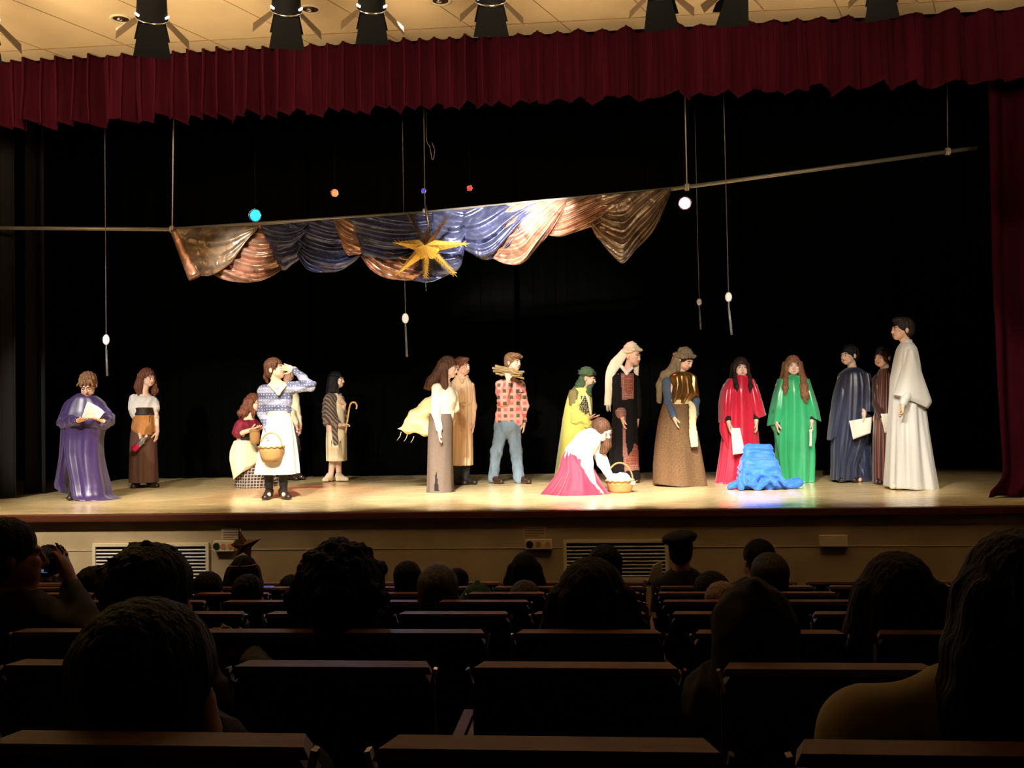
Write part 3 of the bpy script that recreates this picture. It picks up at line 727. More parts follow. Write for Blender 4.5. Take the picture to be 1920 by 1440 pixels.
# red main curtain drawn to the right, its hem flaring on the floor
def redcurtain():
    Y = .85; rows = 60; n = 220
    prof = [(120, 1850), (300, 1854), (520, 1858), (640, 1863), (700, 1864), (780, 1866), (850, 1867), (890, 1864), (908, 1852), (920, 1838), (929, 1836)]
    ys = np.array([q[0] for q in prof], float); xs = np.array([q[1] for q in prof], float)
    V = []
    xr = 7.0; g = np.random.RandomState(8)
    for i in range(rows+1):
        y = ys[0]+(ys[-1]-ys[0])*(i/rows)**.9
        px = cat(y, ys, xs); a = W(px, y, Y=Y)
        t = i/rows; u = np.linspace(0, 1, n); x = a[0]+(xr-a[0])*u
        fo = .05*np.sin(u*n*.34+.5*np.sin(u*9)+t*.8)+.03*np.sin(u*n*.17+2+t)
        out = .20*t**5*np.exp(-u*9)
        z = max(a[2], .012)
        V.append(np.stack([x, Y-fo-out, np.full(n, z)], 1))
    V = np.vstack(V); j = np.arange(n-1)
    F = np.vstack([np.stack([i*n+j, (i+1)*n+j, (i+1)*n+j+1, i*n+j+1], 1) for i in range(rows)])
    o = newmesh('stage_curtain', V, F, M['velvet_red'], origin=(5.6, Y, 0)); solid(o, .006, 0)
    tag(o, 'dark red velvet stage curtain drawn aside at the right, hem spread on the floor', 'curtain')
redcurtain()

# fittings on the riser ----------------------------------------------------
def vent(x0, y0, x1, y1, label):
    a = W(x0, y0, Y=-.0); b = W(x1, y1, Y=-.0); lo = (a[0], b[2]); hi = (b[0], a[2])
    root = thing('wall_vent', label, 'vent', ((a[0]+b[0])/2, 0, b[2]), 'air vents below the stage')
    fr = .03; parts = [boxvf((lo[0], -.022, hi[1]-fr), (hi[0], .008, hi[1])), boxvf((lo[0], -.022, lo[1]), (hi[0], .008, lo[1]+fr)),
                       boxvf((lo[0], -.022, lo[1]+fr), (lo[0]+fr, .008, hi[1]-fr)), boxvf((hi[0]-fr, -.022, lo[1]+fr), (hi[0], .008, hi[1]-fr))]
    v, f = merge(parts); newmesh('frame', v, f, M['plastic'], root, smooth=False)
    newmesh('backing', *boxvf((lo[0]+fr, -.001, lo[1]+fr), (hi[0]-fr, .008, hi[1]-fr)), M['dark_hole'], root, smooth=False)
    z = hi[1]-fr-.035
    while z > lo[1]+fr:
        v, f = boxvf((lo[0]+fr, -.018, z-.004), (hi[0]-fr, .004, z+.002), rotx(R(25))); newmesh('slat', v, f, M['vent_metal'], root, smooth=False); z -= .034
vent(175, 1019, 393, 1092, 'metal air vent under the left of the stage, behind the spiky haired head')
vent(1056, 1012, 1254, 1088, 'metal air vent under the stage left of the person in the beret')
def outlet(x0, y0, x1, y1, label, holes, Y=-.001):
    a = W(x0, y0, Y=Y); b = W(x1, y1, Y=Y); root = thing('wall_socket_box' if holes else 'wall_box', label, 'socket' if holes else 'box', ((a[0]+b[0])/2, 0, b[2]))
    box('housing', (a[0], -.05, b[2]), (b[0], .009, a[2]), M['plastic'], root, bev=.006)
    for k in range(holes):
        cx = a[0]+(b[0]-a[0])*(k+.5)/holes; cz = (a[2]+b[2])/2
        ang = np.linspace(0, 2*np.pi, 20, endpoint=False); r_ = .034 if k == 0 else .026
        v = [(cx+r_*math.cos(t), yy, cz+r_*math.sin(t)) for yy in (-.055, -.049) for t in ang]
        f = [list(range(20))[::-1]]+[[i, (i+1) % 20, 20+(i+1) % 20, 20+i] for i in range(20)]
        newmesh('socket', v, f, M['dark_hole'] if k == 0 else M['tan_suede'], root, smooth=False)
outlet(403, 1013, 442, 1033, 'ivory socket box on the riser behind the star headdress', 3)
outlet(985, 1010, 1036, 1029, 'ivory socket box on the riser with three round sockets in plain view', 3)
outlet(1535, 1003, 1588, 1024, 'plain ivory box on the riser at the right', 0)
def sign(x0, y0, x1, y1, label):
    a = W(x0, y0, Y=0); b = W(x1, y1, Y=0)
    root = thing('wall_notice', label, 'notice', ((a[0]+b[0])/2, 0, b[2]), 'paper notices above the sockets')
    box('paper', (a[0], -.002, b[2]), (b[0], .0095, a[2]), M['notice'], root)
    for k in range(4):
        z = a[2]+(b[2]-a[2])*(k+.7)/4.4
        box('text_line', (a[0]+.02, -.0035, z-.004), (b[0]-.02-(.05 if k == 3 else 0), -.002, z+.004), M['notice_ink'], root)
M['notice'] = mat('notice_paper', (190, 168, 140), .8, .03, bs=0); M['notice_ink'] = mat('notice_ink', (110, 80, 76), .8, 0, bs=0)
sign(415, 990, 452, 1011, 'small lined paper notice on the riser partly behind the star headdress')
sign(980, 987, 1024, 1008, 'small lined paper notice on the riser above the open socket box')

# ceiling downlights -------------------------------------------------------
for (px, py), lab in zip(((227, 35), (582, 17), (826, 1)), ('recessed ceiling downlight left of the leftmost whole lantern', 'recessed ceiling downlight between the second and third lanterns', 'recessed ceiling downlight cut by the top of the picture')):
    c = W(px, py, Z=CEIL); root = thing('downlight', lab, 'light fixture', c, 'recessed ceiling downlights')
    ang = np.linspace(0, 2*np.pi, 32, endpoint=False)
    prof = [(.098, 0), (.098, -.008), (.078, -.010), (.070, -.004)]
    v = [(c[0]+r_*math.cos(t), c[1]+r_*math.sin(t), c[2]+z) for r_, z in prof for t in ang]
    f = [[i*32+j, i*32+(j+1) % 32, (i+1)*32+(j+1) % 32, (i+1)*32+j] for i in range(3) for j in range(32)]
    newmesh('ring', v, f, M['plastic'], root)
    v = [(c[0]+.070*math.cos(t), c[1]+.070*math.sin(t), c[2]-.004) for t in ang]; newmesh('recess', v, [list(range(32))], M['shoe_brown'], root)
    v, f = ico(c+np.array((-.012, 0, -.008)), (.028, .028, .018)); newmesh('bulb', v, f, M['chrome'], root)

# hanging lanterns with barn doors ----------------------------------------
def lantern(px, top_y, y_bot, wpx, label, yaw=0, beam=None):
    """can seen from behind; top_y = pixel height of its front rim, y_bot = lower tip of the lower flap"""
    Y = FY; c = W(px, top_y, Y=Y); k = W(px+1, top_y, Y=Y)[0]-c[0]
    rr = wpx*k/2; root = thing('stage_lantern', label, 'stage light', (c[0], c[1], c[2]), 'stage lanterns hung below the ceiling')
    ya = math.atan2(c[0]-CAM[0], c[1]-CAM[1])+R(yaw); ax = unit(np.array((math.sin(ya)*.62, math.cos(ya)*.62, -.78)))   # beam direction: forward and down
    x = unit(np.cross(ax, (0, 0, 1))); y = np.cross(x, ax)
    ring = lambda cc, r_, n=24: [cc+x*r_*math.cos(t)+y*r_*math.sin(t) for t in np.linspace(0, 2*np.pi, n, endpoint=False)]
    prof = [(-.30, .02), (-.30, .6), (-.26, .85), (-.15, .95), (-.05, 1.0), (0, 1.06), (.012, 1.06), (.012, .9), (-.01, .85)]
    v = [p for d, q in prof for p in ring(c+ax*d, rr*q)]; n = 24
    f = [[i*n+j, i*n+(j+1) % n, (i+1)*n+(j+1) % n, (i+1)*n+j] for i in range(len(prof)-1) for j in range(n)]
    newmesh('can', v, f, M['black_metal'], root)
    v = ring(c+ax*-.005, rr*.86); newmesh('lens', v, [list(range(24))], M['lens_glow'], root, smooth=False)
    v, f = sweep(np.array(ring(c+ax*.006, rr*1.04)+[ring(c+ax*.006, rr*1.04)[0]]), .006, 6, cap=False); newmesh('front_rim', v, f, M['chrome'], root)
    L = (y_bot-top_y)*k*1.25
    def flap(dirn, sidev, w0, w1, tilt, ll):
        b = c+ax*.02+dirn*rr*.95; o = unit(ax*math.cos(tilt)+dirn*math.sin(tilt)); e = b+o*ll; th_ = np.cross(o, sidev)*.002
        v = [b-sidev*w0+th_, b+sidev*w0+th_, e+sidev*w1+th_, e-sidev*w1+th_, b-sidev*w0-th_, b+sidev*w0-th_, e+sidev*w1-th_, e-sidev*w1-th_]
        return v, [[0, 1, 2, 3], [7, 6, 5, 4], [0, 4, 5, 1], [1, 5, 6, 2], [2, 6, 7, 3], [3, 7, 4, 0]]
    newmesh('barn_door', *flap(-y, x, rr*.82, rr*1.25, R(-16), L), M['black_metal'], root, smooth=False)
    newmesh('barn_door', *flap(y, x, rr*.82, rr*1.2, R(20), L*.8), M['black_metal'], root, smooth=False)
    newmesh('barn_door', *flap(x, y, rr*.75, rr*1.0, R(46), L*.8), M['flap'], root, smooth=False)
    newmesh('barn_door', *flap(-x, y, rr*.75, rr*1.0, R(50), L*.7), M['flap'], root, smooth=False)
    if beam:
        tx, ty, tz, en, sz, col = beam; s_ = spot(tuple(c+ax*.03), (tx, ty, tz), en, sz, col, name='lantern_beam')
    # glowing arcs stand in for light leaking out behind the doors
    for t0, t1 in ((2.5, 2.95), (.15, .6)):
        q_ = [c-ax*.03+x*rr*1.06*math.cos(t)-y*rr*1.06*math.sin(t) for t in np.linspace(t0, t1, 8)]
        newmesh('leak_glow', *sweep(q_, .008, 6), M['lens_glow'], root)
    # yoke and clamp up to the bar
    m_ = c-ax*.2; pts = [m_-x*(rr+.02), m_-x*(rr+.02)+np.array((0, 0, .14)), m_-x*rr*.5+np.array((0, 0, .24)), m_+x*rr*.5+np.array((0, 0, .24)), m_+x*(rr+.02)+np.array((0, 0, .14)), m_+x*(rr+.02)]
    v, f = sweep(cr(pts, 24), .009, 6); newmesh('yoke', v, f, M['black_metal'], root)
    z_ = m_[2]+.24; newmesh('clamp', *sweep([m_+np.array((0, 0, .24)), np.array((m_[0], m_[1], 4.30))], .012, 6), M['black_metal'], root)
    return root
M['lens_glow'] = emit('lit_lens', (255, 236, 250), 9)
lantern(285, 34, 88, 53, 'black stage lantern with open barn doors, first whole one from the left', beam=(-4.5, 1.9, .3, 1300, 36, WARM))
lantern(537, 20, 73, 52, 'black stage lantern with barn doors, second whole one from the left', beam=(-2.8, 1.5, .0, 2500, 30, WH))
lantern(697, 16, 65, 50, 'black stage lantern with barn doors, third whole one from the left, lit rim', beam=(-1.4, 1.6, .0, 2400, 32, WH))
lantern(920, 1, 50, 54, 'black stage lantern with barn doors, left of the middle of the ceiling', beam=(-.3, 1.5, .0, 2700, 31, WH))
lantern(1237, -12, 39, 54, 'black stage lantern with barn doors right of the middle', 3, beam=(.9, 1.5, .0, 2300, 31, WH))
lantern(1378, -19, 32, 52, 'black stage lantern hung just right of another, flap tilted to the right', -12, beam=(2.3, 1.8, .2, 1100, 33, WH))
lantern(1652, -34, 21, 52, 'black stage lantern with only its lower flap in view, furthest right', beam=(3.4, 1.2, .5, 450, 34, WARM))
lantern(-34, 38, 92, 52, 'black stage lantern at the left edge with only one flap in view')

lb = thing('lighting_bar', 'black lighting bar below the auditorium ceiling that carries the front lanterns', 'lighting bar', (0, FY, 4.3))
newmesh('bar', *sweep([(-6.5, FY, 4.32), (0, FY, 4.32), (5, FY, 4.32)], .024, 10), M['black_metal'], lb)
for x in (-6, -3, 0, 3, 4.8): newmesh('hanger', *sweep([(x, FY, 4.32), (x, FY, CEIL-.001)], .008, 6), M['black_metal'], lb)
# rear lanterns ------------------------------------------------------------
def parcan(px, py, r_px, Y, m, label, housing=True):
    c = W(px, py, Y=Y); k = W(px+1, py, Y=Y)[0]-c[0]; r_ = r_px*k; ax = unit(np.array((0, -1, -.12)))
    root = thing('rear_lantern', label, 'stage light', c); x = np.array((1., 0, 0)); y = np.cross(ax, x)*-1
    ring = lambda cc, q, n=28: [cc+x*q*math.cos(t)+y*q*math.sin(t) for t in np.linspace(0, 2*np.pi, n, endpoint=False)]
    prof = [(-.26, .1), (-.26, .7), (-.2, .95), (.0, 1.12), (.02, 1.12), (.02, 1.0), (0, .98)]; n = 28
    v = [p for d, q in prof for p in ring(c+ax*d, r_*q)]
    f = [[i*n+j, (i+1)*n+j, (i+1)*n+(j+1) % n, i*n+(j+1) % n] for i in range(len(prof)-1) for j in range(n)]
    newmesh('can', v, f, M['black_metal'], root)
    newmesh('lens', ring(c, r_*.99), [list(range(28))], m, root, smooth=False)
    newmesh('front_rim', *sweep(np.array(ring(c+ax*.02, r_*1.1)+ring(c+ax*.02, r_*1.1)[:1]), .005, 6, cap=False), M['chrome'], root)
    v, f = sweep(cr([c-x*r_*1.15, c-x*r_*1.2+np.array((0, 0, r_*1.2)), c+np.array((0, 0, r_*2.2)), c+x*r_*1.2+np.array((0, 0, r_*1.2)), c+x*r_*1.15], 16), .007, 6); newmesh('yoke', v, f, M['black_metal'], root)
    newmesh('stem', *sweep([c+np.array((0, 0, r_*2.2)), np.array((c[0], c[1], 5.3))], .010, 6), M['black_metal'], root)
parcan(479, 404, 10.5, 3.6, emit('blue_lens', (20, 150, 255), 2.6), 'rear stage lantern glowing bright blue above the pole')
parcan(1284, 381, 11, 3.6, emit('pink_lens', (255, 170, 214), 2.4), 'rear stage lantern glowing pink white under the right end of the drape')
parcan(628, 362, 6.5, 4.5, emit('orange_lens', (255, 110, 66), 2.0), 'small rear lantern glowing orange red')
parcan(881, 353, 4.5, 4.5, emit('red_lens', (255, 40, 40), 1.4), 'tiny rear lantern glowing red above the star')
parcan(795, 358, 4, 4.5, emit('violet_lens', (60, 60, 255), .8), 'tiny rear lantern glowing faint blue above the star')

for Yr, xa, xb, lab in ((3.6, -3.8, 2.6, 'black rear lighting bar carrying the blue and pink lanterns'), (4.5, -2.8, .6, 'black rear lighting bar carrying the tiny lanterns')):
    lb = thing('lighting_bar', lab, 'lighting bar', (0, Yr, 5.3)); newmesh('bar', *sweep([(xa, Yr, 5.3), (0, Yr, 5.3), (xb, Yr, 5.3)], .024, 8), M['black_metal'], lb)
    for x in (xa+.2, xb-.2): newmesh('hanger', *sweep([(x, Yr, 5.3), (x, Yr, 5.6)], .008, 6), M['black_metal'], lb)
# pole, drape, cords -------------------------------------------------------
PY = 1.5
PP = [(-60, 427), (323, 430), (797, 399), (1262, 354), (1832, 277)]
root = thing('hanging_pole', 'long pale pipe hung across the stage from cords, carrying the fabric swags', 'pole', W(323, 430, Y=PY))
for i in range(4):
    a, b = W(*PP[i], Y=PY), W(*PP[i+1], Y=PY); newmesh('pipe', *sweep([a, a+(b-a)*.5, b], .022, 12), M['pole'], root)
for px, py in ((323, 430), (797, 398), (1288, 351), (1777, 284)):
    c = W(px, py, Y=PY); v = []
    for k in range(3):
        ang = np.linspace(0, 2*np.pi, 14); q = [c+np.array(((k-1)*.016, .032*math.cos(t), .034*math.sin(t))) for t in ang]; v.append(sweep(q, .008, 6, cap=False))
    newmesh('rope_knot', *merge(v), M['rope'], root)
def cord(pts, r_=.005, m='cord', Y=PY):
    a = W(*pts[0], Y=Y); q = W(*pts[1], Y=Y); d = a-q; a = q+d*((5.6-q[2])/d[2]); newmesh('cord', *sweep([a, lerp(a, q, .5), q], r_, 6), M[m], root)
cord([(326, 150), (323, 426)], .008, 'rope'); cord([(794, 150), (797, 398)]); cord([(1283, 120), (1288, 350)], .007, 'rope'); cord([(1776, 120), (1777, 284)])
def loopc():
    t_ = W(800, 262, Y=2.2); v, f = sweep(cr([np.array((t_[0], 2.2, 5.6)), t_+np.array((0, 0, .3)), t_, W(806, 276, Y=2.2), W(811, 300, Y=2.2), W(815, 282, Y=2.2), W(810, 268, Y=2.2)], 60), .005, 6)
    tag(newmesh('cord_loop', v, f, M['cord'], origin=W(810, 300, Y=2.2)), 'small loose loop of cord hanging above the star', 'cord')
loopc()
def arc_resample(P, n):
    return cr(np.array([(*q, 0) for q in P], float), n)[:, :2]
drape = thing('fabric_swag', 'long swag of blue, copper and tan organza draped over the hanging pole', 'drape', W(790, 400, Y=PY))
def swag(name, top, bot, m, nf=3, amp=.05, dy=0, seed=0, nu=80, nv=60, sk=.6):
    T = arc_resample(top, nu); B = arc_resample(bot, nu); g = np.random.RandomState(seed); p1, p2, p3 = g.uniform(0, 6, 3); V = []
    for i in range(nv):
        v = i/(nv-1)
        for j in range(nu):
            u = j/(nu-1); q = T[j]*(1-v)+B[j]*v
            e = math.sin(math.pi*min(max(u, .001), .999))**.5
            vv = v-sk*(u-.5)*(1-.5*v); s1 = math.sin(2*math.pi*nf*vv+p1); s1 = math.copysign(abs(s1)**.8, s1)
            d = amp*(s1*.8+.45*math.sin(2*math.pi*nf*1.9*vv+p3+2*u)+.22*math.sin(9*u+5*v+p2))*(.25+.75*e)*(.25+.75*v)
            V.append(W(q[0], q[1], Y=PY-.03+dy-.10*math.sin(math.pi*v*.8)*e-d))
    F = [[i*nu+j, (i+1)*nu+j, (i+1)*nu+j+1, i*nu+j+1] for i in range(nv-1) for j in range(nu-1)]
    o = newmesh(name, V, F, M[m], drape); solid(o, .004, 0)
swag('copper_swag', [(425, 426), (452, 425), (487, 422)], [(395, 512), (418, 524), (445, 529), (478, 529), (505, 520), (527, 506), (541, 494)], 'copper', 4, .06, -.01, 1)
swag('tan_panel', [(328, 428), (400, 426), (486, 423)], [(371, 517), (392, 517), (412, 508), (433, 493), (447, 474), (462, 452), (484, 428)], 'tan_org', 2, .018, -.09, 2)
v, f = sweep(cr([W(326, 431, Y=PY-.1), W(346, 478, Y=PY-.12), W(366, 520, Y=PY-.13)], 16), [.045, .06, .085], 12, .6); newmesh('rolled_edge', v, f, M['copper'], drape)
swag('blue_swag', [(489, 423), (540, 419), (582, 415)], [(520, 501), (534, 507), (548, 496), (560, 487), (566, 470), (576, 445), (583, 418)], 'blue_org', 3, .05, -.05, 3)
swag('blue_swag', [(540, 419), (592, 414), (642, 410)], [(553, 472), (568, 496), (582, 508), (610, 511), (636, 508), (660, 494), (677, 480)], 'blue_org', 4, .055, -.08, 4)
swag('tan_fold', [(625, 412), (645, 410), (662, 408)], [(640, 462), (652, 478), (664, 478), (676, 476), (682, 474)], 'copper', 3, .03, -.11, 5)
swag('copper_swag', [(655, 409), (720, 405), (790, 400)], [(677, 482), (695, 505), (720, 520), (748, 525), (775, 525), (790, 520), (800, 500)], 'copper', 4, .05, -.03, 6)
swag('blue_swag', [(655, 409), (740, 404), (812, 399)], [(680, 480), (705, 484), (730, 486), (762, 478), (788, 466), (806, 452), (812, 440)], 'blue_org', 3, .05, -.13, 7)
swag('blue_swag', [(775, 401), (830, 396), (875, 392)], [(774, 526), (800, 530), (822, 524), (848, 512), (862, 503), (868, 485), (872, 455)], 'blue_org', 3, .035, -.06, 8)
swag('blue_swag', [(868, 393), (925, 386), (1012, 378)], [(872, 469), (888, 478), (905, 487), (925, 484), (945, 468), (968, 442), (1000, 398)], 'blue_org', 3, .05, -.08, 9, sk=-.7)
swag('copper_swag', [(950, 384), (1005, 378), (1062, 373)], [(925, 485), (945, 494), (968, 497), (985, 490), (1004, 468), (1028, 440), (1060, 388)], 'copper', 4, .045, -.10, 10, sk=-.7)
swag('tan_fold', [(1052, 374), (1110, 368), (1180, 361)], [(1027, 441), (1050, 444), (1070, 438), (1100, 428), (1130, 415), (1158, 396), (1182, 372)], 'copper', 5, .045, -.07, 11, sk=-.7)
swag('tan_swag', [(1128, 366), (1190, 360), (1258, 353)], [(1106, 422), (1124, 450), (1148, 478), (1168, 493), (1194, 466), (1228, 430), (1256, 366)], 'tan_org', 3, .06, -.11, 12, sk=-.7)
swag('copper_fold', [(1120, 368), (1150, 364), (1190, 360)], [(1108, 424), (1120, 446), (1140, 462), (1160, 470), (1178, 466)], 'copper', 2, .03, -.05, 13, sk=-.7)

# gold star ----------------------------------------------------------------
SY = PY-.42; sc_ = W(800, 462, Y=SY); star = thing('star_ornament', 'large gold foil star with tinsel fringed points hung in front of the blue swag', 'star', sc_)
cf = sc_+np.array((0, -.12, -.01)); cb = sc_+np.array((0, .10, 0))
def starpoint(tip, w_, m, fringe=0, dyt=0):
    t = W(*tip, Y=SY+dyt); d = unit(t-sc_); n = unit(np.cross(d, (0, -1, 0))); b = sc_+d*.09
    v = [cf, b+n*w_, t, b-n*w_, cb]; newmesh('star_point', v, [[0, 1, 2], [0, 2, 3], [4, 2, 1], [4, 3, 2], [0, 3, 4, 1]][:4], M[m], star, smooth=False)
    if fringe:
        pr = []; L = np.linalg.norm(t-sc_); g = np.random.RandomState(int(tip[0]))
        for q in np.linspace(.15, .85, fringe):
            for sgn in (-1, 1):
                for dz in (-.03, .02):
                    a = sc_+d*L*q+np.array((0, dz-.05*(1-q), 0)); dd = unit(n*sgn*.75+d*.85+np.array((0, g.uniform(-.5, .1), 0))); pr.append(sweep([a, a+dd*.035, a+dd*(.075*(1-.45*q))], [.0035, .002, .0004], 4))
        newmesh('tinsel', *merge(pr), M['gold_dark' if m == 'gold_dark' else 'gold'], star, smooth=False)
starpoint((735, 454), .062, 'gold', 7); starpoint((881, 457), .062, 'gold', 7)
starpoint((740, 518), .062, 'gold', 4); starpoint((858, 520), .04, 'gold', 13)
starpoint((799, 528), .035, 'gold', 10); starpoint((764, 396), .03, 'gold_dark', 13); starpoint((843, 402), .03, 'gold_dark', 13)
starpoint((802, 430), .03, 'gold_dark', 9, -.05)
pr = []; cen = cf+np.array((0, -.03, 0))
fan = [cen]+[W(800+24*math.cos(t), 462+24*math.sin(t)*(1 if abs(math.sin(t)) < .5 else (.98+.12*math.cos(6*t))), Y=SY-.07+.015*(i % 2)) for i, t in enumerate(np.linspace(.15, math.pi-.15, 25))]
newmesh('pleated_cone', fan+[sc_+np.array((0, .03, -.05))], [[0, i+1, i] for i in range(1, 25)]+[[26, i, i+1] for i in range(1, 25)], M['gold'], star, smooth=False)
tag(tube('star_chain', [W(797, 384, Y=SY+.05), W(800, 400, Y=SY+.03), W(803, 418, Y=SY), W(801, 436, Y=SY)], [.012, .014, .010, .012], M['gold_dark'], n=7), 'short tinsel chain from which the gold star hangs', 'chain')
newmesh('thread', *sweep([W(797, 384, Y=SY+.05), W(797, 384, Y=SY+.05)*np.array((1, 1, 0))+np.array((0, 0, 5.6))], .003, 5), M['cord'], star)
tube('end_wire', [W(798, 528, Y=SY), W(799, 546, Y=SY)], .003, M['metal'], star, n=5)

# silvery ornaments --------------------------------------------------------
def ornament(px, py0, yc, y1, y2, Y, label, b=1., x2=None, oval=(6.5, 9.5)):
    x2 = px if x2 is None else x2
    c = W(px, yc, Y=Y); k = abs(W(px+1, yc, Y=Y)[0]-c[0]); root = thing('hanging_ornament', label, 'ornament', c, 'hanging ornaments with a disc and a rod')
    newmesh('thread', *sweep([np.array((c[0], Y, 5.6)), W(px, yc-oval[1], Y=Y)], .0035 if b < 1 else .0045, 5), M['cord'], root)
    n = 24; a = np.linspace(0, 2*np.pi, n, endpoint=False); v = []
    for d, q in ((-.008, .9), (-.011, .6), (-.011, .02)): v += [c+np.array((oval[0]*k*q*math.cos(t), d, oval[1]*k*q*math.sin(t))) for t in a]
    v = [c+np.array((oval[0]*k*math.cos(t), 0, oval[1]*k*math.sin(t))) for t in a]+v
    v += [c+np.array((oval[0]*k*.9*math.cos(t), .008, oval[1]*k*.9*math.sin(t))) for t in a]
    f = [[i*n+j, (i+1)*n+j, (i+1)*n+(j+1) % n, i*n+(j+1) % n] for i in range(3) for j in range(n)]+[[j, (j+1) % n, 4*n+(j+1) % n, 4*n+j] for j in range(n)]+[[4*n+j for j in range(n)]]
    newmesh('disc', v, f, M['disc'], root)
    tw = [W(px+(1.2 if i % 2 else -.6), yc+oval[1]+i*(y1-yc-oval[1])/6, Y=Y) for i in range(7)]; newmesh('twist', *sweep(tw, .007*1, 6), M['cord'], root)
    newmesh('rod', *sweep([W(px+.6, y1, Y=Y), W((px+x2)/2+.8, (y1+y2)/2, Y=Y), W(x2+1, y2, Y=Y)], [.011, .013, .013], 10), M['rod'], root)
M['disc'] = mat('pearly_disc', (226, 216, 206), .5, .05, bs=.05); M['rod'] = mat('grey_rod', (84, 82, 76), .4, .2, (40, 40, 10), .2)
ornament(199, 170, 637, 656, 705, 1.2, 'white disc and rod ornament hanging above the boy in purple', 1, 200)
ornament(760, 410, 597, 612, 669, 1.35, 'white disc and rod ornament hanging below the gold star', .8, 762)
ornament(1311, 340, 566, 579, 618, 3.2, 'dim disc and rod ornament, left of the brightly lit one', .8, 1313, (4.8, 7))
ornament(1366, 120, 557, 577, 628, 1.0, 'brightly lit disc and rod ornament above the woman in the red robe', 1.3, 1371)
# ================================================================ the players
PX = 1/150.
def seg(a, b, ra, rb, k=.03): return ('c', a, b, ra, rb, k)

def held(P, name, label, cat_, c):
    return thing(name, label, cat_, c)

# 1 boy in purple ----------------------------------------------------------
P = Person((165, 936), 'boy in a shiny purple satin robe looking down at paper, furthest left on stage')
P.head(165, 722, 14, 32, dy=-.08, sc=1.12)
P.torso((158, 752), (160, 835), 8); P.sh(.15)
e1, w1 = P.arm(P.S[0], (124, 790, -.10), (146, 789, -.30), (.75, -.5, .15), (0, .3, 1), -1, .5)
e2, w2 = P.arm(P.S[1], (199, 786, -.10), (197, 790, -.26), (-.55, -.5, .25), (0, .3, 1), 1, .5)
P.leg((152, 842), (143, 885, -.03), (138, 922), (133, 932, -.12)); P.leg((170, 842), (176, 885), (180, 926), (182, 934, -.08))
P.done(); P.cap_hair('hair_light', seed=1, amp=.004, extra=lambda H, L, s, Rm: [H.cap(L(x, -.055, .085), L(x*1.5, -.092, .052), .016*s, .01*s, .01) for x in (-.05, -.025, 0, .025, .05)])
rb = P.gown('robe', [(738, 148, 172, .16, -.02), (744, 138, 182, .22, -.02), (754, 126, 194, .30), (772, 118, 200, .36), (790, 116, 201, .38), (800, 122, 196, .36), (822, 125, 191, .34), (850, 128, 190, .36), (880, 136, 194, .40), (910, 143, 201, .44), ((928, 930), 147, 206, .46, -.02), ((935, 937), 150, 220, .48, -.04)], 'purple', 9, .030, 3, drift=.8, na=180)
P.gown('robe_side_panel', [(800, 119, 142, .26, -.0), (830, 118, 142, .28, .03), (860, 117, 136, .28, .08), (890, 114, 130, .28, .12), ((906, 912), 112, 128, .28, .14), ((912, 925), 113, 130, .28, .14)], 'purple', 5, .02, 5, cap=True)
for s_, (a, b, c) in ((0, (P.S[0], e1, w1)), (1, (P.S[1], e2, w2))):
    P.wear('sleeve', [seg(a, b, .075, .095), seg(b, lerp(b, c, .82), .095, .06), seg(b+np.array((0, .04, -.02)), b+np.array((0.02*(1-2*s_), .0, -.10)), .07, .03)], 'purple', amp=.011, fr=(30, 30, 16), seed=s_)
    P.wear('cuff', [seg(lerp(b, c, .8), lerp(b, c, .98), .036, .032)], 'black_cloth', amp=0)
P.wear('trouser_leg', [seg(P.p((147, 875)), P.p((139, 924)), .085, .068)], 'trouser', amp=.006)
P.shoe((141, 929), (131, 936, -.17)); P.shoe((182, 932, .1), (184, 936, -.0))
def paper4(label, pts, Y, dys, curve=.02, seed=0, group=None):
    cs = [W(p[0], p[1], Y=Y+d) for p, d in zip(pts, dys)]
    o = sheet('paper_sheet', cs, M['paper'], curve=curve, seed=seed); return tag(o, label, 'paper', group)
paper4('white paper sheet held in both hands by the boy in purple', [(164, 753), (196, 773), (184, 788), (152, 786)], P.Y, (-.42, -.42, -.33, -.33), .03, 1)

# 2 girl in white blouse ---------------------------------------------------
P = Person((272, 914), 'girl in a white puff sleeved blouse, tan bodice and long brown skirt, holding a bottle', skin='skin_pale')
P.head(277, 709, 62, 8, sc=1.03)
P.torso((269, 739), (269, 822), 30); P.S = [P.p((252, 748), -.03), P.p((287, 752), .06)]
for q in P.S: P.B.cap(P.N, q, .05, .048, .03)
e1, w1 = P.arm(P.S[0], (256, 786, -.06), (263, 813, -.14), (.25, -.15, -1), (1, 0, .1), 1, 1.1)
e2, w2 = P.arm(P.S[1], (293, 783, .02), (295, 808, -.02), (-.1, -.1, -1), (-1, 0, 0), -1, .7)
P.leg((262, 825), (260, 868), (256, 904), (252, 912, -.12)); P.leg((277, 825), (280, 868), (278, 905), (288, 909, -.05))
P.done()
def hx(H, L, s, Rm):
    for i, (x, y) in enumerate(((-.07, .02), (-.08, .05), (-.05, .09), (0, .10), (.05, .09), (.08, .05), (.078, .0))):
        z = -.20-.03*(i % 2); H.chain([L(x, y, .03), L(x*1.15, y+.01, -.06), L(x*1.35, y+.01, -.13), L(x*1.15, y-.02, z)], [.035*s, .034*s, .036*s, .018*s], .02)
    H.chain([L(.072, -.02, .04), L(.085, -.05, -.08), L(.07, -.085, -.15), L(.055, -.10, -.21)], [.02*s, .026*s, .036*s, .02*s], .02)
P.cap_hair('hair_auburn', seed=2, wave=.006, extra=hx, amp=.004)
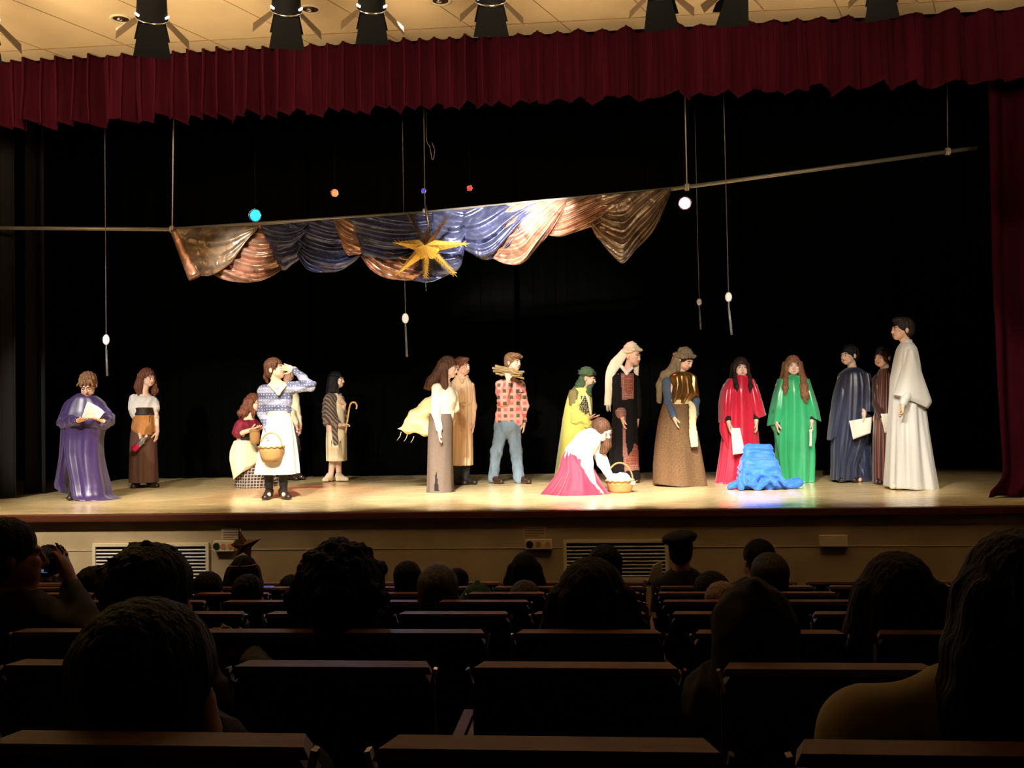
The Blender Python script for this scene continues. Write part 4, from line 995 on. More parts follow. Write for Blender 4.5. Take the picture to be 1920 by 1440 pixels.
P.wear('blouse', [('e', lerp(P.N, P.P, .34), (.19, .145, .19), P.tR), ('e', lerp(P.N, P.P, .14), (.16, .115, .07), P.tR), seg(P.S[0], lerp(P.S[0], e1, .42), .07, .088), seg(P.S[1], lerp(P.S[1], e2, .38), .065, .08)], 'white', amp=.008)
P.gown('bodice', [(764, 255, 290, .31), (775, 255, 290, .31), (790, 251, 292, .32), (806, 250, 294, .33), (815, 262, 292, .33)], 'tan_suede', 7, .01, 4, nr=30)
P.gown('belt', [(765, 254.5, 290.5, .33), (778, 254.5, 290.5, .33)], 'belt_dark', 4, .003, 4, nr=8)
v, f = sweep(cr([P.p((281, 772), -.175), P.p((286, 768), -.18), P.p((288, 774), -.18), P.p((282, 776), -.18), P.p((280, 792), -.19)], 20), .005, 6); newmesh('belt_tie', v, f, M['belt_dark'], P.root)
P.gown('skirt', [(800, 249, 291, .27), (815, 247, 292, .30), (850, 246, 292, .34), (904, 245, 294, .38)], 'brown_skirt', 9, .018, 6)
P.shoe((257, 910), (250, 914, -.16)); P.shoe((281, 909), (294, 911, -.06))
hb = P.p((269, 822), -.2)
bt = thing('bottle', 'clear plastic bottle with pink liquid held by the girl in the white blouse', 'bottle', hb)
a, b = P.p((276, 816), -.22), P.p((250, 844), -.26); ax = b-a
v, f = sweep([a+ax*t for t in (.12, .2, .3, .42, .9, .96)], [.012, .014, .033, .036, .036, .03], 14); newmesh('shell', v, f, M['glass'], bt)
v, f = sweep([a+ax*t for t in (.66, .72, .96, 1.0)], [.038, .041, .041, .034], 14); newmesh('liquid', v, f, M['pink'], bt)
v, f = sweep([a, a+ax*.13], [.017, .017], 12); newmesh('bottle_cap', v, f, M['paper'], bt)

# 3 crouching girl ---------------------------------------------------------
P = Person((472, 912), 'girl crouching low in a burgundy shawl and white apron with glasses and long brown hair', skin='skin')
P.head(477, 756, 68, 4, sc=1.0)
P.torso((467, 788), (458, 850), 55); P.S = [P.p((452, 797), -.12), P.p((474, 793), .10)]
for q in P.S: P.B.cap(P.N, q, .05, .048, .03)
e1, w1 = P.arm(P.S[0], (446, 814, -.16), (471, 806, -.22), (.9, -.1, .2), (0, .3, 1), 1, .8)
e2, w2 = P.arm(P.S[1], (470, 815, .04), (480, 806, -.08), (.5, -.5, .2), (0, .3, 1), -1, .8)
P.leg((456, 856), (490, 856, -.15), (468, 895, -.1), (482, 905, -.1)); P.leg((460, 856), (495, 868, .1), (470, 895, .1), (484, 904, .1))
P.done()
def hx(H, L, s, Rm):
    for i, (x, y) in enumerate(((-.075, .0), (-.085, .05), (-.05, .10), (0, .115), (.05, .10), (.08, .05))):
        H.chain([L(x, y, .03), L(x*1.2, y+.02, -.06), L(x*1.35, y+.07, -.14), L(x*1.1, y+.09, -.19)], [.035*s, .038*s, .042*s, .022*s], .02)
    H.chain([L(-.076, -.02, .03), L(-.085, -.03, -.08), L(-.07, -.055, -.19)], [.018*s, .022*s, .012*s], .02)
P.cap_hair('hair_auburn', seed=3, wave=.008, extra=hx, amp=.004)
gl = []
for q in (-1, 1):
    cc = P.L(q*.031, -.104, .004); gl.append(sweep([cc+P.hR@np.array((.022*math.cos(t), .004, .015*math.sin(t))) for t in np.linspace(0, 2*np.pi, 18)], .0018, 5, cap=False)); gl.append(sweep([P.L(q*.053, -.1, .008), P.L(q*.08, 0, .006)], .0018, 5))
gl.append(sweep([P.L(-.01, -.106, .006), P.L(.01, -.106, .006)], .0018, 5)); newmesh('glasses', *merge(gl), M['shoe'], P.root)
P.wear('bodice', [('e', lerp(P.N, P.P, .45), (.14, .115, .2), P.tR), ('e', lerp(P.N, P.P, .85), (.15, .13, .13), P.tR)], 'black_cloth', amp=.004)
P.wear('shawl', [('e', lerp(P.N, P.P, .16), (.19, .14, .10), P.tR), seg(P.S[0], lerp(P.S[0], e1, .75), .075, .085), seg(P.S[1], lerp(P.S[1], e2, .6), .07, .08), seg(P.S[0], P.p((438, 812), -.06), .06, .03), seg(P.p((462, 790), .1), P.p((450, 806), .06), .08, .06)], 'burgundy', amp=.012)
P.gown('plaid_skirt', [(845, 444, 482, .34), (870, 443, 497, .52), (890, 446, 508, .62), (905, 448, 516, .66), (913, 449, 517, .68)], 'plaid', 9, .02, 8)
P.gown('apron', [(826, 442, 472, .32, -.02), (845, 435, 484, .42, -.03), (862, 436, 490, .56, -.05), ((888, 868), 443, 488, .64, -.06), ((900, 876), 447, 480, .66, -.07)], 'cream', 7, .022, 9, nr=40)
P.shoe((470, 906, .1), (486, 908, .08))
bk = thing('wicker_basket', 'tall wicker basket held in front of the crouching girl', 'basket', P.p((478, 832), -.22))
def basket(root, c, prof, m='wicker', n=36):
    a = np.linspace(0, 2*np.pi, n, endpoint=False); V = []; UV = []
    for i, (z, r_) in enumerate(prof):
        V.append(np.stack([c[0]+r_*np.cos(a), c[1]+r_*np.sin(a), np.full(n, c[2]+z)], 1)); UV.append(np.stack([a/(2*np.pi)*4, np.full(n, i/len(prof)*2)], 1))
    V = np.vstack(V); f = [[i*n+j, i*n+(j+1) % n, (i+1)*n+(j+1) % n, (i+1)*n+j] for i in range(len(prof)-1) for j in range(n)]+[list(range(n))[::-1]]
    o = newmesh('body', V, f, M[m], root, uvs=np.vstack(UV)); solid(o, .008)
    z, r_ = prof[-1]; k = [c+np.array((r_*math.cos(t), r_*math.sin(t), z+.006*math.sin(t*14))) for t in np.linspace(0, 2*np.pi, 60)]
    newmesh('rim', *sweep(k, .011, 7, cap=False), M[m], root)
c = P.p((478, 833), -.24); basket(bk, c, [(0, .05), (.04, .062), (.12, .068), (.18, .06)])

# 4 shouting woman ---------------------------------------------------------
P = Person((518, 935), 'woman in a dotted blue grey blouse and long white apron, hand at her mouth', skin='skin')
P.head(517, 693, 74, -10, sc=1.08)
P.torso((519, 722), (521, 800), 18); P.S = [P.p((496, 733), -.02), P.p((545, 727), -.02)]
for q in P.S: P.B.cap(P.N, q, .052, .05, .03)
e1, w1 = P.arm(P.S[0], (493, 775, -.02), (503, 810, -.12), (.15, -.2, -1), (1, -.3, 0), 1, 1.0)
e2, w2 = P.arm(P.S[1], (583, 723, -.05), (551, 693, -.12), (-.9, -.1, .25), (-.4, .9, 0), 1, .6)
for a, b, c in (((505, 815), (502, 870), (504, 920)), ((528, 815), (532, 870), (532, 920))): P.leg((*a,), (*b,), (*c,), (c[0], c[1]+8, -.14))
P.done()
def hx(H, L, s, Rm):
    H.chain([L(0, .10, -.01), L(0, .13, -.05), L(.01, .135, -.11)], [.035*s, .028*s, .014*s], .02)
    H.chain([L(-.055, -.055, .07), L(-.078, -.05, .035), L(-.08, -.04, .0)], [.014*s, .014*s, .008*s], .01)
P.cap_hair('hair_brown', seed=4, extra=hx, front=.075)
P.wear('blouse', [('e', lerp(P.N, P.P, .34), (.175, .13, .19), P.tR), ('e', lerp(P.N, P.P, .6), (.155, .12, .12), P.tR), seg(P.N+np.array((-.03, 0, -.03)), P.S[0], .055, .075), seg(P.N+np.array((.03, 0, -.03)), P.S[1], .055, .07),
    seg(P.S[0], e1, .075, .06), seg(e1, lerp(e1, w1, .93), .06, .042), seg(P.S[1], e2, .075, .058), seg(e2, lerp(e2, w2, .93), .06, .045)], 'blouse_dots', amp=.011, fr=(22, 22, 22), seed=4)
P.wear('collar', [seg(P.p((506, 722), -.09), P.p((522, 738), -.16), .018, .016), seg(P.p((522, 738), -.16), P.p((535, 722), -.1), .016, .018)], 'cream', amp=0)
P.gown('waistband', [(771, 502, 542, .25), (779, 501, 543, .26)], 'sash', 8, .006, 4, nr=8)
P.gown('apron_skirt', [(776, 501, 543, .25), (790, 498, 546, .28), (820, 492, 551, .34), (855, 486, 555, .40), (888, 479, 558, .46)], 'white', 9, .02, 12)
for a, b in (((503, 880), (505, 920)), ((531, 880), (532, 920))):
    P.wear('stocking', [seg(P.p(a), P.p(b), .058, .042)], 'sock', amp=.002)
P.shoe((505, 929), (497, 936, -.2)); P.shoe((530, 929), (541, 936, -.16))
bk = thing('wicker_basket', 'wide wicker basket with a pale cloth on it hanging from the shouting woman\'s hand', 'basket', P.p((509, 866), -.24))
c = P.p((509, 866), -.26); basket(bk, c, [(0, .09), (.05, .115), (.12, .132), (.165, .138)])
hd = [c+np.array((.125*math.cos(t), 0, .15+.17*math.sin(t))) for t in np.linspace(0, np.pi, 20)]; newmesh('handle', *sweep(hd, .010, 8), M['wicker'], bk)
S = SDF(); S.ell(c+np.array((0, 0, .17)), (.12, .12, .04)); S.ell(c+np.array((-.05, -.03, .19)), (.07, .07, .035)); tag(S.mesh('folded_cloth', M['pale_blue'], None, .007, wrinkle(.010, (60, 60, 60), 2), origin=c+np.array((0, 0, .17))), 'pale bluish cloth lying in the wide wicker basket', 'cloth')

# 5 hidden figure behind her ----------------------------------------------
P = Person((556, 900), 'person in cream sleeves and a dark vest mostly hidden behind the shouting woman', skin='skin')
P.head(540, 702, 60, 0, sc=.92); P.torso((541, 733), (542, 800), 40); P.S = [P.p((527, 742), .05), P.p((553, 742), -.06)]
for q in P.S: P.B.cap(P.N, q, .05, .048, .03)
e1, w1 = P.arm(P.S[1], (557, 772, -.06), (563, 798, -.1), (0, -.1, -1), (-1, 0, 0), -1, 1.0); e2, w2 = P.arm(P.S[0], (548, 775, -.14), (556, 795, -.2), (.2, -.1, -1), (1, 0, 0), 1, 1.0)
P.leg((537, 805), (540, 850), (543, 890), (553, 896, -.1)); P.leg((549, 805), (552, 850), (555, 890), (566, 895, -.05))
P.done(); P.cap_hair('hair_dark', seed=5)
P.wear('shirt', [('e', lerp(P.N, P.P, .35), (.13, .10, .17), P.tR), seg(P.S[1], e1, .06, .05), seg(e1, lerp(e1, w1, .9), .05, .038), seg(P.S[0], e2, .06, .05), seg(e2, lerp(e2, w2, .9), .05, .038)], 'cream', amp=.006)
P.wear('vest', [('e', lerp(P.N, P.P, .4), (.138, .112, .20), P.tR), ('e', lerp(P.N, P.P, .9), (.14, .11, .14), P.tR)], 'black_cloth', amp=.004)
P.gown('skirt', [(800, 527, 557, .24), (845, 524, 563, .30)], 'mauve', 7, .012, 3, nr=24)
P.wear('trouser_leg', [seg(P.p((541, 840)), P.p((543, 888)), .075, .06)], 'black_cloth', amp=.003); P.wear('trouser_leg', [seg(P.p((553, 840)), P.p((555, 888)), .075, .06)], 'black_cloth', amp=.003)
P.shoe((543, 894), (556, 898, -.1)); P.shoe((556, 894), (569, 896, -.04))

# 6 girl with cane ---------------------------------------------------------
P = Person((626, 903), 'black haired girl in a striped grey brown shawl and cream dress holding a walking cane', skin='skin_pale')
P.head(632, 713, 78, 0, sc=.98)
P.torso((627, 741), (630, 806), 60); P.S = [P.p((619, 747), -.12), P.p((633, 747), .10)]
for q in P.S: P.B.cap(P.N, q, .048, .046, .03)
e1, w1 = P.arm(P.S[0], (619, 782, -.14), (637, 797, -.2), (1, -.05, .05), (0, -.2, -1), -1, .9)
e2, w2 = P.arm(P.S[1], (642, 775, .04), (646, 758, -.06), (-.3, -.4, .8), (-1, 0, 0), 1, .5)
P.leg((627, 812), (625, 852), (620, 893), (614, 900, -.1)); P.leg((634, 812), (633, 852, .05), (636, 893, .05), (646, 899, -.0))
P.done()
def hx(H, L, s, Rm):
    for i, (x, y) in enumerate(((-.072, .0), (-.08, .05), (-.05, .09), (0, .10), (.05, .09), (.078, .04))):
        H.chain([L(x, y, .03), L(x*1.1, y+.01, -.08), L(x*1.15, y+.015, -.16), L(x*.9, y+.02, -.25)], [.034*s, .033*s, .034*s, .018*s], .02)
    H.chain([L(-.074, -.02, .03), L(-.08, -.03, -.08), L(-.06, -.05, -.2)], [.018*s, .024*s, .014*s], .02)
P.cap_hair('hair_black', seed=6, extra=hx)
P.gown('dress', [(738, 620, 640, .2), (760, 616, 645, .24), (786, 615, 647, .25), (820, 613, 649, .30), (864, 614, 649, .32)], 'cream', 7, .012, 3)
P.wear('under_sleeve', [seg(P.p((619, 790), .0), P.p((620, 840), .02), .05, .045)], 'brown_skirt', amp=.005)
P.wear('shawl', [('e', lerp(P.N, P.P, .12)+np.array((-.01, 0, 0)), (.17, .12, .09), P.tR), seg(P.S[0], e1, .08, .10), seg(e1, lerp(e1, w1, .8), .10, .05), seg(P.p((616, 760), .02), P.p((614, 792), 0), .09, .07), seg(P.p((626, 790), -.16), P.p((630, 832), -.14), .05, .035), seg(P.S[1], P.p((644, 772), .03), .06, .05)], 'shawl', amp=.010)
fr = [sweep([P.p((622+2.1*i, 826+2*(i % 2)), -.15+.01*(i % 3)), P.p((621+2.3*i, 842+2*(i % 3)), -.14)], [.006, .003], 5) for i in range(9)]
fr += [sweep([P.p((646+1.8*i, 766+6*i), -.03), P.p((648+1.8*i, 790+4*i), -.02)], [.005, .002], 5) for i in range(3)]; newmesh('fringe', *merge(fr), M['shawl'], P.root)
P.shoe((618, 900), (609, 905, -.08), 'shoe_cream'); P.shoe((635, 900), (649, 904, -.02), 'shoe_cream')
cn = cr([P.p((668, 767), -.2), P.p((669, 760), -.2), P.p((665, 754.5), -.2), P.p((659, 755.5), -.2), P.p((655.5, 763), -.2), P.p((652, 785), -.205), P.p((648, 812), -.21)], 50)
tag(tube('walking_cane', cn, .012, M['cane'], n=10), 'pale bamboo walking cane with a crook handle held by the black haired girl', 'cane')

# 7 long haired girl with sack --------------------------------------------
P = Person((826, 922), 'girl with very long brown hair, cream sweater and long grey brown skirt', skin='skin_pale')
P.head(842, 690, 74, 12, sc=1.05)
P.torso((835, 722), (828, 800), 55); P.S = [P.p((819, 729), -.12), P.p((843, 727), .12)]
for q in P.S: P.B.cap(P.N, q, .05, .048, .03)
e1, w1 = P.arm(P.S[0], (816, 770, -.15), (824, 806, -.2), (.05, -.1, -1), (1, 0, 0), 1, .7)
e2, w2 = P.arm(P.S[1], (853, 765, .12), (853, 735, .1), (-.5, -.2, .8), (-1, 0, 0), -1, 1.2)
P.leg((822, 812), (822, 862), (820, 912), (832, 920, -.05)); P.leg((834, 812), (834, 862), (834, 912), (846, 920, 0))
P.done()
def hx(H, L, s, Rm):
    for i, (x, y) in enumerate(((-.07, .02), (-.08, .05), (-.05, .09), (0, .105), (.05, .09), (.075, .05))):
        H.chain([L(x, y, .03), L(x*1.15, y+.03, -.09), L(x*1.2, y+.09, -.18), L(x*.9, y+.14, -.27)], [.036*s, .04*s, .04*s, .02*s], .025)
    H.chain([L(-.075, -.0, .03), L(-.10, -.0, -.09), L(-.10, -.02, -.19), L(-.09, -.04, -.28)], [.026*s, .04*s, .044*s, .018*s], .02)
P.cap_hair('hair_brown', seed=7, extra=hx)
P.wear('sweater', [('e', lerp(P.N, P.P, .34), (.165, .135, .19), P.tR), ('e', lerp(P.N, P.P, .72), (.15, .125, .16), P.tR), seg(P.S[0], e1, .068, .055), seg(e1, lerp(e1, w1, .95), .055, .038), seg(P.S[1], e2, .065, .052), seg(e2, lerp(e2, w2, .9), .05, .04)], 'sweater', amp=.006)
P.gown('skirt', [(776, 806, 848, .28), (800, 804, 849, .33), (860, 803, 849, .36), (912, 802, 850, .38), (924, 801, 851, .39)], 'grey_skirt', 7, .008, 3, ex=2.6)
decal('skirt_slit', [o for o in P.root.children if o.name.startswith('skirt')][0], [(817.5, 872), (821, 900), (824, 921), (813, 921), (815, 900)], 'black_cloth', P.root, .005, 1.5, .001)
P.shoe((818, 918), (832, 922, -.1)); P.shoe((836, 918), (848, 921, -.02))
sk = [(719, 815, 836), (735, 800, 834), (760, 780, 822), (785, 758, 815), (803, 743, 812), (815, 752, 812), (824, 778, 810)]
S = SDF(); SB = [((822, 732), .035, -.02), ((800, 762), .10, .02), ((783, 787), .15, .05), ((766, 803), .11, .05), ((798, 805), .14, .05)]
pts = [(P.p(q, dy), r_) for q, r_, dy in SB]
S.cap(pts[0][0], pts[1][0], .03, .09, .03); S.cap(pts[1][0], pts[2][0], .09, .13, .05); S.cap(pts[2][0], pts[3][0], .13, .07, .05); S.cap(pts[3][0], P.p((747, 804), .05), .07, .02, .05); S.cap(pts[2][0], pts[4][0], .12, .10, .06)
S.cap(P.p((826, 728), -.02), P.p((846, 730), -.0), .03, .03, .02)
sko = S.mesh('sack', M['sack'], None, .008, wrinkle(.022, (10, 10, 10), 5), 3, origin=P.p((790, 790), .05)); tag(sko, 'large cream cloth sack slung behind the girl with very long brown hair', 'sack')
fr = [sweep(cr([P.p((752+12*i, 810+4*i), .0), P.p((750+12*i, 818+3*i), .0), P.p((744+13*i, 826+2*i), .02)], 6), [.004, .002], 5) for i in range(3)]; newmesh('frayed_threads', *merge(fr), M['sack'], sko)

# 8 boy in tunic -----------------------------------------------------------
P = Person((876, 908), 'boy in a belted beige tunic over black trousers, hands hanging at his sides', skin='skin')
P.head(867, 688, 56, 2, sc=1.02)
P.torso((865, 717), (868, 790), 30); P.S = [P.p((853, 724), -.04), P.p((881, 724), .02)]
for q in P.S: P.B.cap(P.N, q, .05, .048, .03)
e1, w1 = P.arm(P.S[0], (856, 764, -.10), (862, 790, -.2), (.1, -.1, -1), (1, 0, 0), 1, .6); e2, w2 = P.arm(P.S[1], (886, 762, 0), (887, 792, -.05), (0, -.1, -1), (-1, 0, 0), -1, .7)
P.leg((861, 800), (860, 850), (859, 893), (868, 900, -.08)); P.leg((875, 800), (873, 850), (872, 897), (886, 904, -.1))
P.done(); P.cap_hair('hair_auburn', seed=8, extra=lambda H, L, s, Rm: H.ell(L(0, -.05, .095), np.array((.065, .04, .03))*s, Rm, .02))
P.gown('tunic', [(707, 854, 878, .16), (716, 847, 884, .24), (735, 846, 887, .30), (748, 850, 887, .30), (757, 852, 886, .27), (763, 851, 886, .27), (785, 850, 886, .31), (830, 850, 886, .33), (872, 850, 886, .35)], 'tan', 11, .022, 14, top=.35)
P.gown('waist_cord', [(756, 851.5, 886.5, .275), (760, 851.5, 886.5, .275)], 'tan', 4, .003, 4, nr=6)
P.wear('sleeve', [seg(P.S[0], e1, .07, .075), seg(e1, lerp(e1, w1, .25), .075, .06)], 'tan', amp=.01); P.wear('sleeve', [seg(P.S[1], e2, .065, .05), seg(e2, lerp(e2, w2, .8), .05, .042)], 'tan', amp=.008)
P.wear('collar', [seg(P.p((856, 706), -.04), P.p((866, 715), -.14), .02, .014), seg(P.p((866, 715), -.14), P.p((876, 706), -.02), .014, .02)], 'tan', amp=0)
for x in (860, 873): P.wear('trouser_leg', [seg(P.p((x, 860)), P.p((x-1, 902), -.02), .064, .060)], 'sock', amp=.003)
P.shoe((861, 902), (872, 909, -.14)); P.shoe((872, 903), (890, 908, -.1))

# 9 boy with firewood ------------------------------------------------------
P = Person((952, 906), 'boy in a pink checked flannel shirt and blue jeans carrying firewood on his shoulder', skin='skin')
P.head(962, 680, 58, 2, sc=1.02)
P.torso((957, 713), (954, 795), 35); P.S = [P.p((940, 722), -.06), P.p((975, 722), .08)]
for q in P.S: P.B.cap(P.N, q, .055, .05, .03)
e1, w1 = P.arm(P.S[0], (944, 752, -.14), (953, 712, -.24), (-.05, .15, 1), (0, 1, .1), -1, .9); e2, w2 = P.arm(P.S[1], (983, 762, .06), (982, 790, .0), (0, -.05, -1), (-1, 0, 0), -1, .7)
h1 = P.leg((942, 800, -.02), (931, 845, -.04), (925, 893, .0), (938, 901, -.08)); h2 = P.leg((962, 800, .02), (968, 845), (973, 893, -.05), (988, 901, -.12))
P.done(); P.cap_hair('hair_light', seed=9, extra=lambda H, L, s, Rm: [H.ell(L(-.01, -.06, .09), np.array((.07, .05, .035))*s, Rm, .02), H.cap(L(-.06, -.04, .08), L(.06, -.085, .075), .03*s, .022*s, .02)])
P.wear('shirt', [('e', lerp(P.N, P.P, .30), (.19, .145, .19), P.tR), ('e', lerp(P.N, P.P, .7), (.185, .14, .19), P.tR), ('b', P.p((956, 785)), (.19, .125, .10), .07), seg(P.S[0], e1, .08, .075), seg(e1, lerp(e1, w1, .9), .075, .048), seg(P.S[1], e2, .075, .06), seg(e2, lerp(e2, w2, .95), .058, .042)], 'check_shirt', amp=.013, fr=(20, 20, 14), seed=9)
P.wear('shirt_pocket', [('b', P.p((975, 736), -.145), (.05, .012, .008), .004)], 'belt_dark', amp=0)
P.wear('jeans', [('e', P.p((953, 797)), (.19, .15, .17)), seg(h1[0], h1[1], .10, .078), seg(h1[1], h1[2]+np.array((0, 0, -.035)), .078, .072), seg(h2[0], h2[1], .10, .08), seg(h2[1], h2[2]+np.array((0, 0, -.035)), .08, .074)], 'jean', amp=.009, fr=(22, 22, 18), seed=3)
P.shoe((923, 899), (940, 906, -.12), 'shoe_brown', .055); P.shoe((972, 899), (992, 905, -.16), 'shoe_brown', .055)
gR = np.random.RandomState(4)
SI = [((923, 689), (978, 701)), ((926, 694), (981, 703)), ((930, 699), (982, 709)), ((929, 686), (972, 697)), ((936, 703), (976, 704)), ((933, 692), (983, 698))]
for i, (a, b) in enumerate(SI):
    A, B = P.p(a, -.22+.02*(i % 3)), P.p(b, -.28+.025*(i % 3)); q = [lerp(A, B, t)+gR.normal(size=3)*.006 for t in np.linspace(0, 1, 9)]
    tag(tube('firewood_stick', q, [.016+.006*(i % 2), .02, .014], M['wood_stick'], n=8), 'stick of the shouldered firewood bundle, ' + ['long one on top at the left', 'long one just under the topmost', 'lowest one at the left', 'short one at the back', 'short one along the bottom', 'longest one reaching furthest right'][i], 'firewood', 'sticks of the firewood bundle')

# 10 green turban ----------------------------------------------------------
P = Person((1078, 900), 'person in a dark green turban and scarf and a long pale yellow cloak', skin='skin_dark')
P.head(1103, 710, 72, 14, sc=.98)
P.torso((1090, 738), (1082, 812), 50); P.S = [P.p((1072, 745), -.06), P.p((1098, 745), .08)]
for q in P.S: P.B.cap(P.N, q, .05, .05, .03)
e1, w1 = P.arm(P.S[0], (1080, 783, -.14), (1103, 783, -.22), (1, -.05, .12), (0, 0, 1), 1, .5); e2, w2 = P.arm(P.S[1], (1102, 788, .0), (1108, 790, -.12), (.9, -.2, .15), (0, 0, 1), -1, .5)
P.leg((1072, 820), (1072, 860), (1068, 893), (1078, 899, -.05)); P.leg((1086, 820), (1086, 860), (1084, 893), (1094, 899, 0))
P.done()
P.wear('turban', [('e', P.L(0, .03, .092), (.098, .108, .07), P.hR), ('c', P.L(-.07, -.05, .078), P.L(.07, -.05, .078), .032, .032, .02), ('c', P.L(-.088, -.02, .07), P.L(-.085, .09, .055), .034, .034, .02), ('c', P.L(.088, -.02, .07), P.L(.085, .09, .055), .034, .034, .02), ('c', P.L(-.06, .11, .06), P.L(.06, .12, .06), .034, .034, .02), ('c', P.L(0, .12, .07), P.L(0, .175, .085), .024, .01, .02), ('e', P.L(0, .06, -.02), (.075, .07, .08), P.hR)], 'turban_green', amp=.009, fr=(14, 14, 75), seed=2)
P.wear('scarf', [seg(P.L(-.02, .06, -.04), P.N+np.array((-.05, .02, .02)), .075, .085), ('e', P.N+np.array((0, 0, -.01)), (.14, .12, .075)), seg(P.p((1106, 724), -.07), P.p((1104, 737), -.10), .03, .045), seg(P.p((1100, 735), -.1), P.p((1112, 718), -.02), .04, .03), seg(P.N+np.array((-.05, 0, 0)), P.p((1070, 733), -.04), .07, .03)], 'turban_green', amp=.013, fr=(26, 26, 30), seed=5)
P.gown('cloak', [(728, 1075, 1105, .24), (740, 1066, 1109, .32), (760, 1060, 1110, .38), (785, 1055, 1109, .40), (810, 1052, 1108, .42), (850, 1047, 1106, .46), ((901, 898), 1041, 1104, .52)], 'yellow', 7, .020, 4, top=.3)
P.wear('cape', [('e', P.p((1077, 742), -.05), (.085, .14, .10)), seg(P.p((1078, 738), -.10), P.p((1076, 756), -.14), .07, .07)], 'olive', amp=.008, fr=(20, 20, 6), seed=3)
P.wear('draped_sleeve', [seg(P.p((1078, 757), -.14), P.p((1081, 786), -.16), .075, .085), seg(P.p((1081, 786), -.17), lerp(e1, w1, .95), .085, .045), seg(P.p((1086, 778), -.2), P.p((1102, 795), -.2), .05, .06), seg(P.p((1100, 790), -.16), P.p((1104, 806), -.12), .05, .03)], 'yellow', amp=.013, fr=(16, 16, 22), seed=8)
decal('printed_front', [o for o in P.root.children if o.name.startswith('cloak')][0], [(1089, 742), (1103, 740), (1108, 770), (1098, 777), (1085, 768)], 'olive_print', P.root, .02, 2)
v, f = sweep(cr([P.p((1098, 738), -.2), P.p((1104, 752), -.22), P.p((1108, 778), -.2)], 12), [.016, .02, .014], 8, .5); newmesh('scarf_end', v, f, M['sash'], P.root)
v, f = sweep(cr([P.p((1096, 740), -.2), P.p((1090, 752), -.22), P.p((1084, 762), -.2)], 12), [.010, .008, .004], 8, .5); newmesh('scarf_end', v, f, M['sash'], P.root)

# 11 kneeling girl ---------------------------------------------------------
P = Person((1088, 924), 'girl kneeling and bending forward in a white blouse and crimson skirt, reaching down', skin='skin_pale')
P.head(1130, 808, 44, 26, -20, sc=1.1)
P.torso((1113, 817), (1075, 858), 62); P.S = [P.p((1098, 822), -.14), P.p((1118, 834), .10)]
for q in P.S: P.B.cap(P.N, q, .055, .055, .03)
e1, w1 = P.arm(P.S[0], (1101, 872, -.20), (1113, 908, -.22), (.7, -.1, -.6), (-.5, 0, -1), 1, .5); e2, w2 = P.arm(P.S[1], (1130, 868, .06), (1145, 897, -.0), (.75, -.2, -.6), (-.5, 0, -1), -1, .6)
P.leg((1072, 868, -.05), (1095, 915, -.1), (1050, 917, -.1), (1040, 919, -.1)); P.leg((1078, 868, .1), (1105, 912, .1), (1058, 915, .1), (1045, 918, .1))
P.done()
def hx(H, L, s, Rm):
    c0 = P.p((1140, 800), .02)
    for i in range(5):
        H.chain([L(.045+.005*i, .06-.02*i, -.01), P.p((1136+2*i-4, 818), .06-.02*i), P.p((1131+2*i, 835), .07-.02*i), P.p((1123+3*i, 848), .06-.02*i)], [.035*s, .034*s, .038*s, .02*s], .02)
    H.chain([L(-.06, .05, .0), L(-.055, .06, -.07), L(-.03, .05, -.11)], [.03*s, .03*s, .018*s], .02)
P.cap_hair('hair_brown', seed=11, extra=hx)
P.wear('blouse', [('e', lerp(P.N, P.P, .36), (.17, .145, .20), P.tR), ('e', lerp(P.N, P.P, .8), (.155, .14, .16), P.tR), seg(P.S[0], e1, .082, .065), seg(e1, lerp(e1, w1, .95), .065, .042), seg(P.S[1], e2, .078, .065), seg(e2, lerp(e2, w2, .95), .065, .045), seg(P.N, P.N+unit(P.hc-P.N)*.04, .062, .06)], 'white', amp=.009, seed=6)
P.gown('skirt', [((844, 858), 1062, 1089, .30), ((854, 864), 1057, 1094, .36), (880, 1052, 1112, .50), (900, 1040, 1123, .62), (915, 1028, 1134, .70), (922, 1021, 1140, .76), (925, 1019, 1145, .78)], 'crimson', 12, .032, 12, top=.3, nr=60, na=200)
bk = thing('wicker_basket', 'low round wicker basket filled with white cloth on the floor by the kneeling girl', 'basket', P.p((1163, 923), -.02))
c = P.p((1163, 0.0))*0+W(1163, 923.5, Y=P.Y); c[2] = .004; basket(bk, c, [(0, .125), (.03, .135), (.09, .15), (.13, .158)])
hd = [c+np.array((.145*math.cos(t), .0, .12+.21*math.sin(t))) for t in np.linspace(0, np.pi, 26)]; newmesh('handle', *sweep(hd, .010, 8), M['wicker'], bk)
S = SDF()
for dx, dy, dz, r_ in ((0, 0, .14, .10), (-.09, 0, .13, .07), (.09, -.01, .12, .07), (.02, -.08, .13, .07), (-.05, .06, .16, .07), (.13, -.06, .105, .05), (.05, .02, .18, .06)): S.ell(c+np.array((dx, dy, dz)), (r_, r_, r_*.62), None, .03)
tag(S.mesh('white_cloth', M['white'], None, .007, wrinkle(.012, (35, 35, 35), 9), origin=c+np.array((0, 0, .14))), 'heap of bright white cloth in the low round basket', 'cloth')

